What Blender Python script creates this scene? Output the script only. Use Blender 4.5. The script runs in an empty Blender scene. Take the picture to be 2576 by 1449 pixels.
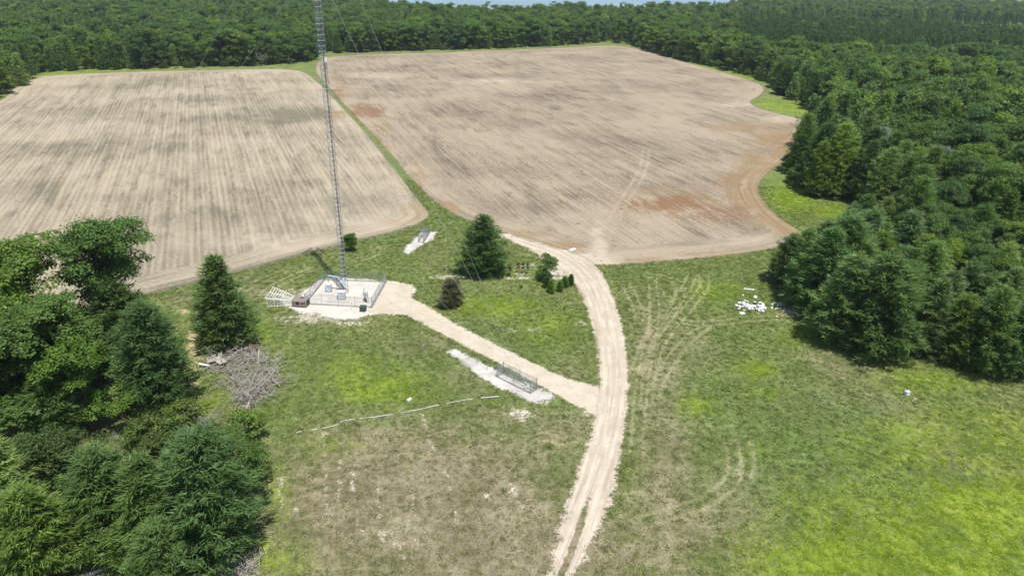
import bpy, math, random
import numpy as np
from mathutils import Vector, Matrix
R = math.radians
rng = np.random.default_rng(7)
random.seed(7)
S = bpy.context.scene
COL = S.collection
# ---------------------------------------------------------------- camera, world, sun, exposure
CH = 58.0
PITCH, ROLL = 25.0, -1.0
FPX = 1717.0                      # focal length in the pixels of a 2576 wide picture
cam_d = bpy.data.cameras.new('camera'); cam = bpy.data.objects.new('camera', cam_d); COL.objects.link(cam)
cam_d.sensor_width = 36; cam_d.lens = FPX / 2576 * 36; cam_d.clip_end = 9000; cam_d.clip_start = 0.5
CR = Matrix.Rotation(R(90 - PITCH), 3, 'X') @ Matrix.Rotation(R(-ROLL), 3, 'Z')
cam.matrix_world = Matrix.Translation((0, 0, CH)) @ CR.to_4x4()
S.camera = cam
SUN_EL = R(71.5); SUN_AZ = (0.5, -0.866)
w = bpy.data.worlds.new('World'); S.world = w; w.use_nodes = True
wn = w.node_tree
sky = wn.nodes.new('ShaderNodeTexSky'); sky.sky_type = 'NISHITA'; sky.sun_disc = False
sky.sun_elevation = SUN_EL; sky.sun_rotation = math.atan2(SUN_AZ[0], SUN_AZ[1])
wn.links.new(sky.outputs[0], wn.nodes['Background'].inputs[0]); wn.nodes['Background'].inputs[1].default_value = 0.1
sd = bpy.data.lights.new('sun', 'SUN'); sd.energy = 4.3; sd.angle = R(0.5); sd.color = (1, 0.965, 0.9)
so = bpy.data.objects.new('sun', sd); COL.objects.link(so)
sv = Vector((SUN_AZ[0] * math.cos(SUN_EL), SUN_AZ[1] * math.cos(SUN_EL), math.sin(SUN_EL)))
so.rotation_euler = sv.to_track_quat('Z', 'Y').to_euler(); so.location = (0, 0, 120)
S.view_settings.view_transform = 'Standard'; S.view_settings.look = 'None'
S.view_settings.exposure = 0.3; S.view_settings.gamma = 1
S.cycles.transparent_max_bounces = 16
S.cycles.max_bounces = 6

CRn = np.array(CR)
def G(px, py, z=0.0):
    """picture point (2576 wide) -> point on the level z"""
    d = CRn @ np.array([(px - 1288) / FPX, -(py - 724.5) / FPX, -1.0])
    t = (z - CH) / d[2]
    return np.array([d[0] * t, d[1] * t])
def GP(pts, z=0.0): return np.array([G(a, b, z) for a, b in pts])
def proj(p):
    q = CRn.T @ (np.asarray(p, float) - np.array([0, 0, CH]))
    return 1288 + FPX * q[0] / -q[2], 724.5 - FPX * q[1] / -q[2]
def projn(P):
    q = (P - np.array([0, 0, CH])) @ CRn
    return 1288 + FPX * q[:, 0] / -q[:, 2], 724.5 - FPX * q[:, 1] / -q[:, 2], -q[:, 2]
def height_at(bx, by, ty):
    """height of an upright thing standing at picture point b whose top is on row ty"""
    x, y = G(bx, by); lo, hi = 0.0, 90.0
    for _ in range(40):
        m = (lo + hi) / 2
        if proj((x, y, m))[1] > ty: lo = m
        else: hi = m
    return lo
# ---------------------------------------------------------------- material helpers
class NT:
    def __init__(s, name):
        s.m = bpy.data.materials.new(name); s.m.use_nodes = True; s.t = s.m.node_tree
        s.t.nodes.clear(); s.out = s.t.nodes.new('ShaderNodeOutputMaterial')
    def n(s, typ, ins=None, **pr):
        nd = s.t.nodes.new('ShaderNode' + typ)
        for k, v in pr.items(): setattr(nd, k, v)
        for k, v in (ins or {}).items(): s.put(nd.inputs[k], v)
        return nd
    def put(s, sock, v):
        if hasattr(v, 'is_linked') or isinstance(v, bpy.types.NodeSocket): s.t.links.new(v, sock)
        elif isinstance(v, tuple) and len(v) == 3 and sock.type == 'RGBA': sock.default_value = (*v, 1)
        else: sock.default_value = v
    def math(s, op, a, b=0.0, clamp=False):
        return s.n('Math', {0: a, 1: b}, operation=op, use_clamp=clamp).outputs[0]
    def mix(s, f, a, b, mode='MIX'):
        nd = s.n('Mix', data_type='RGBA', blend_type=mode)
        s.put(nd.inputs['Factor'], f); s.put(nd.inputs['A'], a); s.put(nd.inputs['B'], b)
        nd.clamp_factor = True
        return nd.outputs['Result']
    def noise(s, vec, scale, detail=3, rough=0.55, dist=0):
        return s.n('TexNoise', {'Vector': vec, 'Scale': scale, 'Detail': detail, 'Roughness': rough, 'Distortion': dist}).outputs[0]
    def ramp(s, v, a, b, lo=0.0, hi=1.0):
        return s.n('MapRange', {0: v, 1: a, 2: b, 3: lo, 4: hi}, clamp=True).outputs[0]
    def attr(s, name): return s.n('Attribute', attribute_name=name).outputs['Fac']
    def pos(s): return s.n('NewGeometry').outputs['Position']
    def fin(s, sh): s.t.links.new(sh, s.out.inputs[0]); return s.m
def plain(name, col, rough=0.6, metal=0.0, var=0.15, scale=3.0, dirt=None):
    k = NT(name); p = k.n('TexCoord').outputs['Object']
    nz = k.noise(p, scale, 4)
    c = k.mix(k.ramp(nz, 0.3, 0.7), tuple(x * (1 - var) for x in col), tuple(min(1, x * (1 + var)) for x in col))
    if dirt: c = k.mix(k.ramp(k.noise(p, scale * 2.3, 5, 0.7), 0.52, 0.68), c, dirt)
    b = k.n('BsdfPrincipled', {'Base Color': c, 'Roughness': rough, 'Metallic': metal})
    return k.fin(b.outputs[0])
def grass_mat():
    k = NT('meadow_grass'); P = k.pos()
    def off(x): return k.n('VectorMath', {0: P, 1: (x, x * .37, 5.)}, operation='ADD').outputs[0]
    n50 = k.noise(P, 0.03, 5, 0.65); n8 = k.noise(off(9), 0.16, 5, 0.65); n1 = k.noise(P, 0.8, 5, 0.7); n3 = k.noise(off(3), 3.0, 4, 0.8)
    n3b = k.noise(off(31), 1.7, 4, 0.8)
    jit = k.math('ADD', k.math('MULTIPLY', k.math('SUBTRACT', n8, 0.5), 1.6), k.math('MULTIPLY', k.math('SUBTRACT', n1, 0.5), 1.7))
    jit = k.math('ADD', jit, k.math('MULTIPLY', k.math('SUBTRACT', n3, 0.5), 1.0))
    def fac(name, w=0.35):
        a = k.attr(name)
        return k.ramp(k.math('ADD', a, k.math('MULTIPLY', jit, k.ramp(a, 0, 0.4))), 0.5 - w, 0.5 + w)
    base = k.mix(k.ramp(n8, 0.4, 0.6), (0.125, 0.17, 0.045), (0.175, 0.2, 0.07))
    base = k.mix(k.ramp(n50, 0.42, 0.6, 0, 0.6), base, (0.13, 0.19, 0.042))
    dryf = fac('dry', 0.5)
    base = k.mix(k.math('MULTIPLY', dryf, 1.0), base, k.mix(k.ramp(n8, .4, .6), (0.2, 0.175, 0.1), (0.265, 0.232, 0.15)))
    base = k.mix(k.math('MULTIPLY', fac('deep', 0.45), 0.8), base, (0.1, 0.178, 0.036))
    base = k.mix(k.math('MULTIPLY', fac('lush', 0.45), 0.9), base, k.mix(k.ramp(n8, 0.4, 0.6), (0.14, 0.225, 0.012), (0.2, 0.28, 0.014)))
    # pale dry blades mixed through
    base = k.mix(k.ramp(k.math('ADD', k.math('MULTIPLY', n3b, 0.65), k.math('MULTIPLY', n1, 0.35)), 0.52, 0.63, 0, 0.5), base, (0.3, 0.27, 0.16))
    base = k.mix(k.math('MULTIPLY', fac('track', 0.6), 0.75), base, (0.32, 0.29, 0.17))
    base = k.mix(fac('straw', 0.35), base, k.mix(n1, (0.36, 0.29, 0.14), (0.52, 0.43, 0.25)))
    base = k.mix(k.math('MULTIPLY', fac('soil', 0.3), 0.8), base, (0.2, 0.155, 0.105))
    # scattered darker weeds
    wd = k.ramp(k.noise(off(71), 0.42, 3, 0.7), 0.64, 0.7)
    base = k.mix(k.math('MULTIPLY', wd, 0.6), base, (0.05, 0.1, 0.022))
    base = k.mix(k.ramp(k.math('ADD', k.attr('bare'), k.math('MULTIPLY', k.math('ADD', k.math('MULTIPLY', k.math('SUBTRACT', n1, 0.5), 2.4), k.math('MULTIPLY', k.math('SUBTRACT', n3, 0.5), 2.2)), k.ramp(k.attr('bare'), 0, 0.3))), 0.35, 0.85), base, k.mix(n3, (0.38, 0.33, 0.25), (0.62, 0.57, 0.47)))
    tuft = k.math('ADD', k.ramp(n3, 0.32, 0.68, 0.68, 1.38), k.math('ADD', k.ramp(n1, 0.34, 0.66, -0.24, 0.24), k.ramp(n8, 0.3, 0.7, -0.15, 0.15)))
    tuftc = k.n('CombineColor', {0: tuft, 1: tuft, 2: tuft}).outputs[0]
    base = k.mix(1.0, base, tuftc, 'MULTIPLY')
    h = k.math('ADD', k.math('MULTIPLY', n3, 0.25), k.math('MULTIPLY', n1, 0.35))
    bp = k.n('Bump', {'Height': h, 'Strength': 0.9, 'Distance': 1.0}).outputs[0]
    b = k.n('BsdfPrincipled', {'Base Color': base, 'Roughness': 0.9, 'Normal': bp, 'Specular IOR Level': 0.12})
    return k.fin(b.outputs[0])
def gravel_mat(name, c1, c2, amp=1.2, wheel=False):
    k = NT(name); P = k.pos()
    n05 = k.noise(P, 0.35, 4, 0.6); n1 = k.noise(P, 1.3, 4, 0.7); n6 = k.noise(P, 5.5, 3, 0.8)
    d = k.attr('d')
    jit = k.math('ADD', k.math('MULTIPLY', k.math('SUBTRACT', n1, 0.5), amp * 4), k.math('MULTIPLY', k.math('SUBTRACT', n6, 0.5), amp * 3.2))
    rag = k.attr('rag')
    jit = k.math('ADD', jit, k.math('MULTIPLY', k.math('SUBTRACT', n05, 0.5), amp * 4))
    jit = k.math('MULTIPLY', jit, k.math('ADD', 0.55, rag))
    al = k.ramp(k.math('ADD', d, jit), -0.12, 0.18)
    c = k.mix(k.ramp(n05, 0.35, 0.65), c1, c2)
    c = k.mix(k.ramp(n1, 0.45, 0.75, 0, 0.4), c, tuple(x * 0.72 for x in c1))
    c = k.mix(k.ramp(n6, 0.56, 0.7, 0, 0.5), c, tuple(x * 0.6 for x in c1))
    if wheel:
        med = k.math('ADD', k.attr('med'), k.math('MULTIPLY', k.math('SUBTRACT', n1, 0.5), 1.6))
        al = k.math('MULTIPLY', al, k.math('SUBTRACT', 1.0, k.ramp(med, 0.5, 0.8)))
        sv_ = k.n('CombineXYZ', {0: k.attr('across'), 1: k.math('MULTIPLY', k.attr('along'), .045), 2: 0.0}).outputs[0]
        stk = k.noise(sv_, 1.6, 4, .7); stk2 = k.noise(sv_, .5, 2, .5)
        c = k.mix(k.math('MULTIPLY', k.attr('rut'), k.ramp(stk2, .35, .6, 0, .55)), c, (0.66, 0.6, 0.5))
        c = k.mix(k.ramp(stk, .4, .66, 0, .8), c, (0.34, 0.275, 0.2))
    bp = k.n('Bump', {'Height': k.math('ADD', n6, n1), 'Strength': 0.5, 'Distance': 0.12}).outputs[0]
    b = k.n('BsdfPrincipled', {'Base Color': c, 'Roughness': 0.95, 'Normal': bp, 'Specular IOR Level': 0.1})
    m = k.n('MixShader', {0: al, 1: k.n('BsdfTransparent').outputs[0], 2: b.outputs[0]})
    return k.fin(m.outputs[0])
def field_mat(name, az, pale, dark, brownc, rowfreq, bandamp):
    k = NT(name); P = k.pos()
    sp = k.n('SeparateXYZ', {0: P}); X, Y = sp.outputs[0], sp.outputs[1]
    a = R(az)      # row direction: azimuth from +Y
    u = k.math('ADD', k.math('MULTIPLY', X, math.cos(a)), k.math('MULTIPLY', Y, -math.sin(a)))
    v = k.math('ADD', k.math('MULTIPLY', X, math.sin(a)), k.math('MULTIPLY', Y, math.cos(a)))
    d = k.attr('d')
    head = k.ramp(k.math('ADD', d, k.math('MULTIPLY', k.noise(P, 0.15, 2), 3.0)), 9.0, 11.5)      # 0 on the headland, 1 inside
    uu = k.math('ADD', k.math('MULTIPLY', u, head), k.math('MULTIPLY', d, k.math('SUBTRACT', 1.0, head)))
    vec = k.n('CombineXYZ', {0: k.math('MULTIPLY', uu, 1.0), 1: k.math('MULTIPLY', v, 0.014), 2: 0.0}).outputs[0]
    b1 = k.noise(vec, 0.42, 3, 0.55); b2 = k.noise(vec, 1.5, 3, 0.7)
    vec2 = k.n('CombineXYZ', {0: uu, 1: k.math('MULTIPLY', v, 0.09), 2: 3.0}).outputs[0]
    b3 = k.noise(vec2, 0.8, 4, 0.7)
    wob = k.math('ADD', uu, k.math('MULTIPLY', k.noise(P, 0.2, 2), 0.5))
    row = k.math('SINE', k.math('MULTIPLY', wob, 2 * math.pi / rowfreq))
    n1 = k.noise(P, 1.1, 5, 0.75); n01 = k.noise(P, 0.022, 4, 0.6); n4 = k.noise(P, 4.5, 3, 0.8)
    f = k.math('ADD', k.math('MULTIPLY', k.ramp(b1, 0.32, 0.68), 0.26 * bandamp), k.math('MULTIPLY', k.ramp(b2, 0.3, 0.7), 0.26 * bandamp))
    f = k.math('ADD', f, k.math('MULTIPLY', k.ramp(b3, 0.35, 0.65), 0.24))
    f = k.math('ADD', f, k.math('MULTIPLY', k.math('MULTIPLY', row, head), 0.07 * bandamp))
    f = k.math('ADD', f, k.math('MULTIPLY', k.math('SUBTRACT', n1, 0.5), 1.25))
    f = k.math('ADD', f, k.math('MULTIPLY', k.math('SUBTRACT', n4, 0.5), 0.9))
    f = k.math('ADD', f, k.ramp(n01, 0.35, 0.7, -0.25, 0.25))
    f = k.math('ADD', f, k.math('MULTIPLY', k.ramp(k.noise(k.n('CombineXYZ', {0: uu, 1: k.math('MULTIPLY', v, 0.25), 2: 9.0}).outputs[0], 0.25, 4, 0.7), .5, .68), 0.3))
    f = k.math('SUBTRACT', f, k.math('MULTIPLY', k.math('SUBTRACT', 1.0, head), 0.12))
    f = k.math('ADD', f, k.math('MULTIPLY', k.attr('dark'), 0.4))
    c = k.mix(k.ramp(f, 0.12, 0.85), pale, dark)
    jit = k.math('ADD', k.math('MULTIPLY', k.math('SUBTRACT', n1, 0.5), 1.6), k.math('MULTIPLY', k.math('SUBTRACT', b3, 0.5), 2.0))
    jit = k.math('ADD', jit, k.math('MULTIPLY', k.math('SUBTRACT', k.noise(P, 0.14, 4, 0.7), 0.5), 2.2))
    def fac(nm, g=1.0):
        at = k.attr(nm)
        return k.math('MULTIPLY', k.ramp(k.math('ADD', at, k.math('MULTIPLY', jit, k.ramp(at, 0, 0.4))), 0.1, 0.9), g)
    c = k.mix(fac('brown', 0.85), c, k.mix(k.ramp(b2, .35, .65), brownc, tuple(x * .72 for x in brownc)))
    c = k.mix(fac('red', 0.75), c, (0.21, 0.115, 0.06))
    c = k.mix(fac('pale', 0.7), c, (0.56, 0.48, 0.37))
    c = k.mix(fac('green', 0.5), c, (0.22, 0.24, 0.1))
    # small rusty weed spots
    sp1 = k.ramp(k.noise(P, 0.4, 3, 0.5), 0.655, 0.7)
    c = k.mix(k.math('MULTIPLY', sp1, k.attr('spots')), c, (0.24, 0.13, 0.09))
    al = k.ramp(k.math('ADD', d, k.math('ADD', k.math('MULTIPLY', k.math('SUBTRACT', n1, 0.5), 5.0), k.math('MULTIPLY', k.math('SUBTRACT', n4, 0.5), 2.5))), -0.3, 0.3)
    bp = k.n('Bump', {'Height': k.math('ADD', k.math('MULTIPLY', row, 0.15), k.math('ADD', n1, n4)), 'Strength': 0.5, 'Distance': 0.15}).outputs[0]
    b = k.n('BsdfPrincipled', {'Base Color': c, 'Roughness': 0.95, 'Normal': bp, 'Specular IOR Level': 0.1})
    m = k.n('MixShader', {0: al, 1: k.n('BsdfTransparent').outputs[0], 2: b.outputs[0]})
    return k.fin(m.outputs[0])
def leaf_mat(name, ca, cb, cc=None, trans=0.4, tip=0.35):
    k = NT(name); oi = k.n('ObjectInfo').outputs['Random']
    isl = k.n('NewGeometry').outputs['Random Per Island']
    P = k.pos()
    c = k.mix(k.ramp(oi, 0.0, 1.0), ca, cb)
    if cc: c = k.mix(k.ramp(k.noise(P, 0.045, 3, 0.6), 0.42, 0.62, 0, 0.85), c, cc)
    o2 = k.math('FRACT', k.math('MULTIPLY', oi, 7.13))
    c = k.mix(k.ramp(o2, 0.72, 0.88, 0, .55), c, tuple(min(.4, a * b) for a, b in zip(cb, (1.5, 1.35, .9))))
    c = k.mix(k.ramp(o2, 0.25, 0.1, 0, .55), c, tuple(a * b for a, b in zip(ca, (.75, .85, 1.1))))
    nz = k.noise(P, 0.75, 3, 0.6)
    v = k.math('MULTIPLY', k.ramp(isl, 0, 1, 0.7, 1.3), k.ramp(nz, 0.3, 0.7, 0.72, 1.3))
    v = k.math('MULTIPLY', v, k.ramp(k.math('FRACT', k.math('MULTIPLY', oi, 17.3)), 0, 1, 0.8, 1.2))
    c = k.mix(1.0, c, k.n('CombineColor', {0: v, 1: v, 2: v}).outputs[0], 'MULTIPLY')
    b = k.n('BsdfPrincipled', {'Base Color': c, 'Roughness': 0.55, 'Specular IOR Level': 0.3})
    tr = k.n('BsdfTranslucent', {'Color': k.mix(1.0, c, (1.3, 1.35, 0.6), 'MULTIPLY')})
    m = k.n('MixShader', {0: trans, 1: b.outputs[0], 2: tr.outputs[0]})
    return k.fin(m.outputs[0])
M = {}
M['grass'] = grass_mat()
M['road'] = gravel_mat('sandy_road', (0.5, 0.435, 0.335), (0.63, 0.555, 0.445), 0.8, True)
M['drive'] = gravel_mat('gravel_drive', (0.49, 0.43, 0.33), (0.59, 0.52, 0.415), 0.6)
M['yard'] = gravel_mat('crushed_limestone', (0.54, 0.5, 0.43), (0.65, 0.61, 0.54), 0.9)
M['strip'] = gravel_mat('pale_gravel', (0.42, 0.4, 0.36), (0.62, 0.59, 0.54), 0.9)
M['fieldL'] = field_mat('stubble', -23.5, (0.43, 0.362, 0.262), (0.175, 0.155, 0.11), (0.33, 0.24, 0.12), 1.5, 1.2)
M['fieldR'] = field_mat('stubble_bare', -20.2, (0.37, 0.305, 0.22), (0.135, 0.112, 0.083), (0.31, 0.215, 0.115), 1.5, 0.85)
M['pine'] = leaf_mat('pine_needles', (0.125, 0.215, 0.06), (0.17, 0.265, 0.066), (0.145, 0.235, 0.08))
M['pine_light'] = leaf_mat('young_pine_needles', (0.17, 0.265, 0.095), (0.2, 0.29, 0.11))
M['pine_dark'] = leaf_mat('dark_pine_needles', (0.075, 0.15, 0.04), (0.095, 0.175, 0.05))
M['oak'] = leaf_mat('oak_leaves', (0.09, 0.165, 0.04), (0.13, 0.215, 0.046), (0.105, 0.185, 0.042))
M['maple'] = leaf_mat('maple_leaves', (0.11, 0.2, 0.025), (0.14, 0.22, 0.03))
M['shrub'] = leaf_mat('shrub_leaves', (0.085, 0.14, 0.03), (0.12, 0.17, 0.04))
M['silver'] = leaf_mat('silver_leaves', (0.17, 0.23, 0.15), (0.2, 0.25, 0.17), None, 0.15)
M['juniper'] = leaf_mat('juniper_needles', (0.2, 0.2, 0.105), (0.22, 0.21, 0.11))
M['tuft'] = leaf_mat('grass_blades', (0.17, 0.235, 0.06), (0.23, 0.27, 0.09), None, .4)
M['tuft_lime'] = leaf_mat('lime_blades', (0.2, 0.31, 0.018), (0.28, 0.36, 0.025), None, .4)
M['tuft_dry'] = leaf_mat('dry_blades', (0.28, 0.255, 0.15), (0.36, 0.32, 0.2), None, .4)
M['tuft_dark'] = leaf_mat('weed_leaves', (0.05, 0.11, 0.025), (0.07, 0.14, 0.03), None, .3)
M['bark'] = plain('bark', (0.13, 0.1, 0.075), 0.9, 0, 0.4, 2)
M['dead'] = plain('dead_wood', (0.4, 0.355, 0.32), 0.85, 0, 0.35, 2.5)
M['brushwood'] = plain('brushwood', (0.37, 0.33, 0.295), 0.9, 0, 0.5, 2.5)
M['deaddark'] = plain('weathered_wood', (0.2, 0.17, 0.15), 0.9, 0, 0.4, 2)
M['galv'] = plain('galvanized_steel', (0.3, 0.33, 0.35), 0.45, 0.6, 0.15, 2)
M['galvd'] = plain('tower_steel', (0.3, 0.34, 0.37), 0.5, 0.5, 0.2, 1)
M['wire'] = plain('guy_strand', (0.42, 0.43, 0.42), 0.5, 0.4)
M['white'] = plain('white_paint', (0.8, 0.8, 0.79), 0.5, 0, 0.06, 3)
M['cab'] = plain('cabinet_paint', (0.6, 0.65, 0.68), 0.45, 0.1, 0.06, 2)
M['teal'] = plain('ice_shield_steel', (0.42, 0.53, 0.55), 0.5, 0.3, 0.1, 2)
M['black'] = plain('black_rubber_and_inner_shade', (0.03, 0.03, 0.033), 0.6)
M['conc'] = plain('concrete', (0.5, 0.48, 0.44), 0.9, 0, 0.1, 3, (0.4, 0.38, 0.34))
M['green'] = plain('green_paint', (0.045, 0.075, 0.05), 0.5, 0.1, 0.15)
M['brown'] = plain('brown_siding', (0.25, 0.2, 0.18), 0.75, 0, 0.2, 3)
M['board'] = plain('weathered_board', (0.4, 0.38, 0.33), 0.85, 0, 0.2, 2.5, (0.28, 0.25, 0.2))
M['rust'] = plain('rusty_metal', (0.36, 0.13, 0.05), 0.8, 0.1, 0.3, 4)
M['foam'] = plain('white_plastic', (0.66, 0.66, 0.65), 0.8, 0, 0.2, 2, (0.36, 0.34, 0.3))
M['coax'] = plain('coax_jacket', (0.05, 0.05, 0.055), 0.5)
# ---------------------------------------------------------------- mesh helpers
def tag(o, label=None, cat=None, group=None, kind=None):
    if label: o['label'] = label
    if cat: o['category'] = cat
    if group: o['group'] = group
    if kind: o['kind'] = kind
    return o
def np_mesh(name, V, F, mats, mi=None, attrs=None, smooth=False):
    """V (n,3); F (m,k)"""
    me = bpy.data.meshes.new(name)
    k = F.shape[1]; me.vertices.add(len(V)); me.vertices.foreach_set('co', V.astype(np.float32).ravel())
    me.loops.add(F.size); me.loops.foreach_set('vertex_index', F.astype(np.int32).ravel())
    me.polygons.add(len(F)); me.polygons.foreach_set('loop_start', np.arange(0, F.size, k, dtype=np.int32))
    try: me.polygons.foreach_set('loop_total', np.full(len(F), k, dtype=np.int32))
    except Exception: pass
    for m in mats: me.materials.append(m)
    if mi is not None: me.polygons.foreach_set('material_index', mi.astype(np.int32))
    for nm, arr in (attrs or {}).items():
        a = me.attributes.new(nm, 'FLOAT', 'POINT'); a.data.foreach_set('value', arr.astype(np.float32))
    if smooth: me.polygons.foreach_set('use_smooth', np.ones(len(F), dtype=bool))
    me.update(calc_edges=True); me.validate(); return me
class MB:
    def __init__(s): s.v = []; s.f = []
    def box(s, c, size, rz=0.0, tilt=None):
        hx, hy, hz = [q / 2 for q in size]; n = len(s.v)
        mt = Matrix.Rotation(rz, 3, 'Z')
        if tilt: mt = mt @ tilt
        for z in (-hz, hz):
            for x, y in ((-hx, -hy), (hx, -hy), (hx, hy), (-hx, hy)):
                s.v.append(tuple(Vector(c) + mt @ Vector((x, y, z))))
        s.f += [tuple(n + i for i in q) for q in ((3, 2, 1, 0), (4, 5, 6, 7), (0, 1, 5, 4), (1, 2, 6, 5), (2, 3, 7, 6), (3, 0, 4, 7))]
        return s
    def tube(s, pts, rad, k=5, cap=True):
        pts = [Vector(p) for p in pts]
        if not isinstance(rad, (list, tuple)): rad = [rad] * len(pts)
        n0 = len(s.v)
        for i, p in enumerate(pts):
            t = (pts[min(i + 1, len(pts) - 1)] - pts[max(i - 1, 0)])
            t = t.normalized() if t.length > 1e-9 else Vector((0, 0, 1))
            a = t.cross(Vector((0, 0, 1)) if abs(t.z) < 0.9 else Vector((1, 0, 0))).normalized(); b = t.cross(a)
            for j in range(k):
                an = 2 * math.pi * j / k
                s.v.append(tuple(p + (a * math.cos(an) + b * math.sin(an)) * rad[i]))
        for i in range(len(pts) - 1):
            for j in range(k):
                q = n0 + i * k; s.f.append((q + j, q + (j + 1) % k, q + k + (j + 1) % k, q + k + j))
        if cap:
            s.f.append(tuple(n0 + j for j in range(k - 1, -1, -1))); q = n0 + (len(pts) - 1) * k; s.f.append(tuple(q + j for j in range(k)))
        return s
    def mesh(s, name, mat, smooth=False):
        me = bpy.data.meshes.new(name); me.from_pydata(s.v, [], s.f); me.materials.append(mat)
        if smooth:
            for p in me.polygons: p.use_smooth = True
        me.update(); return me
    def build(s, name, mat, parent=None, smooth=False, bevel=0):
        o = bpy.data.objects.new(name, s.mesh(name, mat, smooth)); COL.objects.link(o)
        if parent: o.parent = parent
        if bevel:
            b = o.modifiers.new('b', 'BEVEL'); b.width = bevel; b.segments = 2
        return o
def empty(name, loc, rz=0.0, **t):
    o = bpy.data.objects.new(name, None); COL.objects.link(o); o.empty_display_size = 0.3
    o.location = (loc[0], loc[1], loc[2] if len(loc) > 2 else 0); o.rotation_euler = (0, 0, rz)
    return tag(o, **t)
def add(name, me, parent=None):
    o = bpy.data.objects.new(name, me); COL.objects.link(o)
    if parent: o.parent = parent
    return o
def seg_dist(P, poly, closed=True):
    d = np.full(len(P), 1e9); n = len(poly)
    for i in range(n if closed else n - 1):
        a, b = poly[i], poly[(i + 1) % n]; ab = b - a
        t = np.clip(((P - a) @ ab) / max(ab @ ab, 1e-9), 0, 1)
        d = np.minimum(d, np.hypot(*(P - a - t[:, None] * ab).T))
    return d
def inside(P, poly):
    r = np.zeros(len(P), bool); n = len(poly)
    for i in range(n):
        a, b = poly[i], poly[(i + 1) % n]
        c = (a[1] > P[:, 1]) != (b[1] > P[:, 1])
        with np.errstate(divide='ignore', invalid='ignore'):
            xx = (b[0] - a[0]) * (P[:, 1] - a[1]) / (b[1] - a[1] + 1e-12) + a[0]
        r ^= c & (P[:, 0] < xx)
    return r
def sdist(P, poly): return np.where(inside(P, poly), 1, -1) * seg_dist(P, poly)
def smooth_poly(p, it=2, closed=True):
    p = np.asarray(p, float)
    for _ in range(it):
        q = np.roll(p, -1, 0) if closed else p[1:]
        a = p if closed else p[:-1]
        n = np.empty((len(a) * 2, 2)); n[0::2] = a * .75 + q * .25; n[1::2] = a * .25 + q * .75
        if not closed: n = np.vstack([p[:1], n, p[-1:]])
        p = n
    return p
def blob(P, cx, cy, rx, ry, wgt=1.0, soft=1.0):
    """soft-edged patch of ground given by its middle and half sizes seen in the picture; computed on the ground"""
    c = G(cx, cy); ex = G(cx + rx, cy) - c; ey = G(cx, cy - ry) - c
    A = np.array([ex, ey]).T; q = (P - c) @ np.linalg.inv(A).T
    r = np.hypot(q[:, 0], q[:, 1])
    return np.clip((1.25 - r) / (0.7 * soft), 0, 1) * wgt
def line(P, pts, wdt, wgt=1.0):
    pl = smooth_poly(GP(pts), 2, False)
    lo = pl.min(0) - wdt * 2; hi = pl.max(0) + wdt * 2
    m = (P[:, 0] > lo[0]) & (P[:, 0] < hi[0]) & (P[:, 1] > lo[1]) & (P[:, 1] < hi[1])
    out = np.zeros(len(P)); out[m] = np.clip(1.4 - seg_dist(P[m], pl, False) / wdt, 0, 1) * wgt
    return out
def pair(P, pts, wdt=0.24, gap=1.7, wgt=1.0):
    pl = smooth_poly(GP(pts), 2, False)
    t = np.gradient(pl, axis=0); t /= np.linalg.norm(t, axis=1)[:, None] + 1e-9
    nrm = np.stack([-t[:, 1], t[:, 0]], 1)
    out = np.zeros(len(P)); lo = pl.min(0) - 3; hi = pl.max(0) + 3
    m = (P[:, 0] > lo[0]) & (P[:, 0] < hi[0]) & (P[:, 1] > lo[1]) & (P[:, 1] < hi[1])
    for s in (-1, 1): out[m] = np.maximum(out[m], np.clip(1.5 - seg_dist(P[m], pl + nrm * s * gap / 2, False) / wdt, 0, 1) * wgt)
    return out
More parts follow.
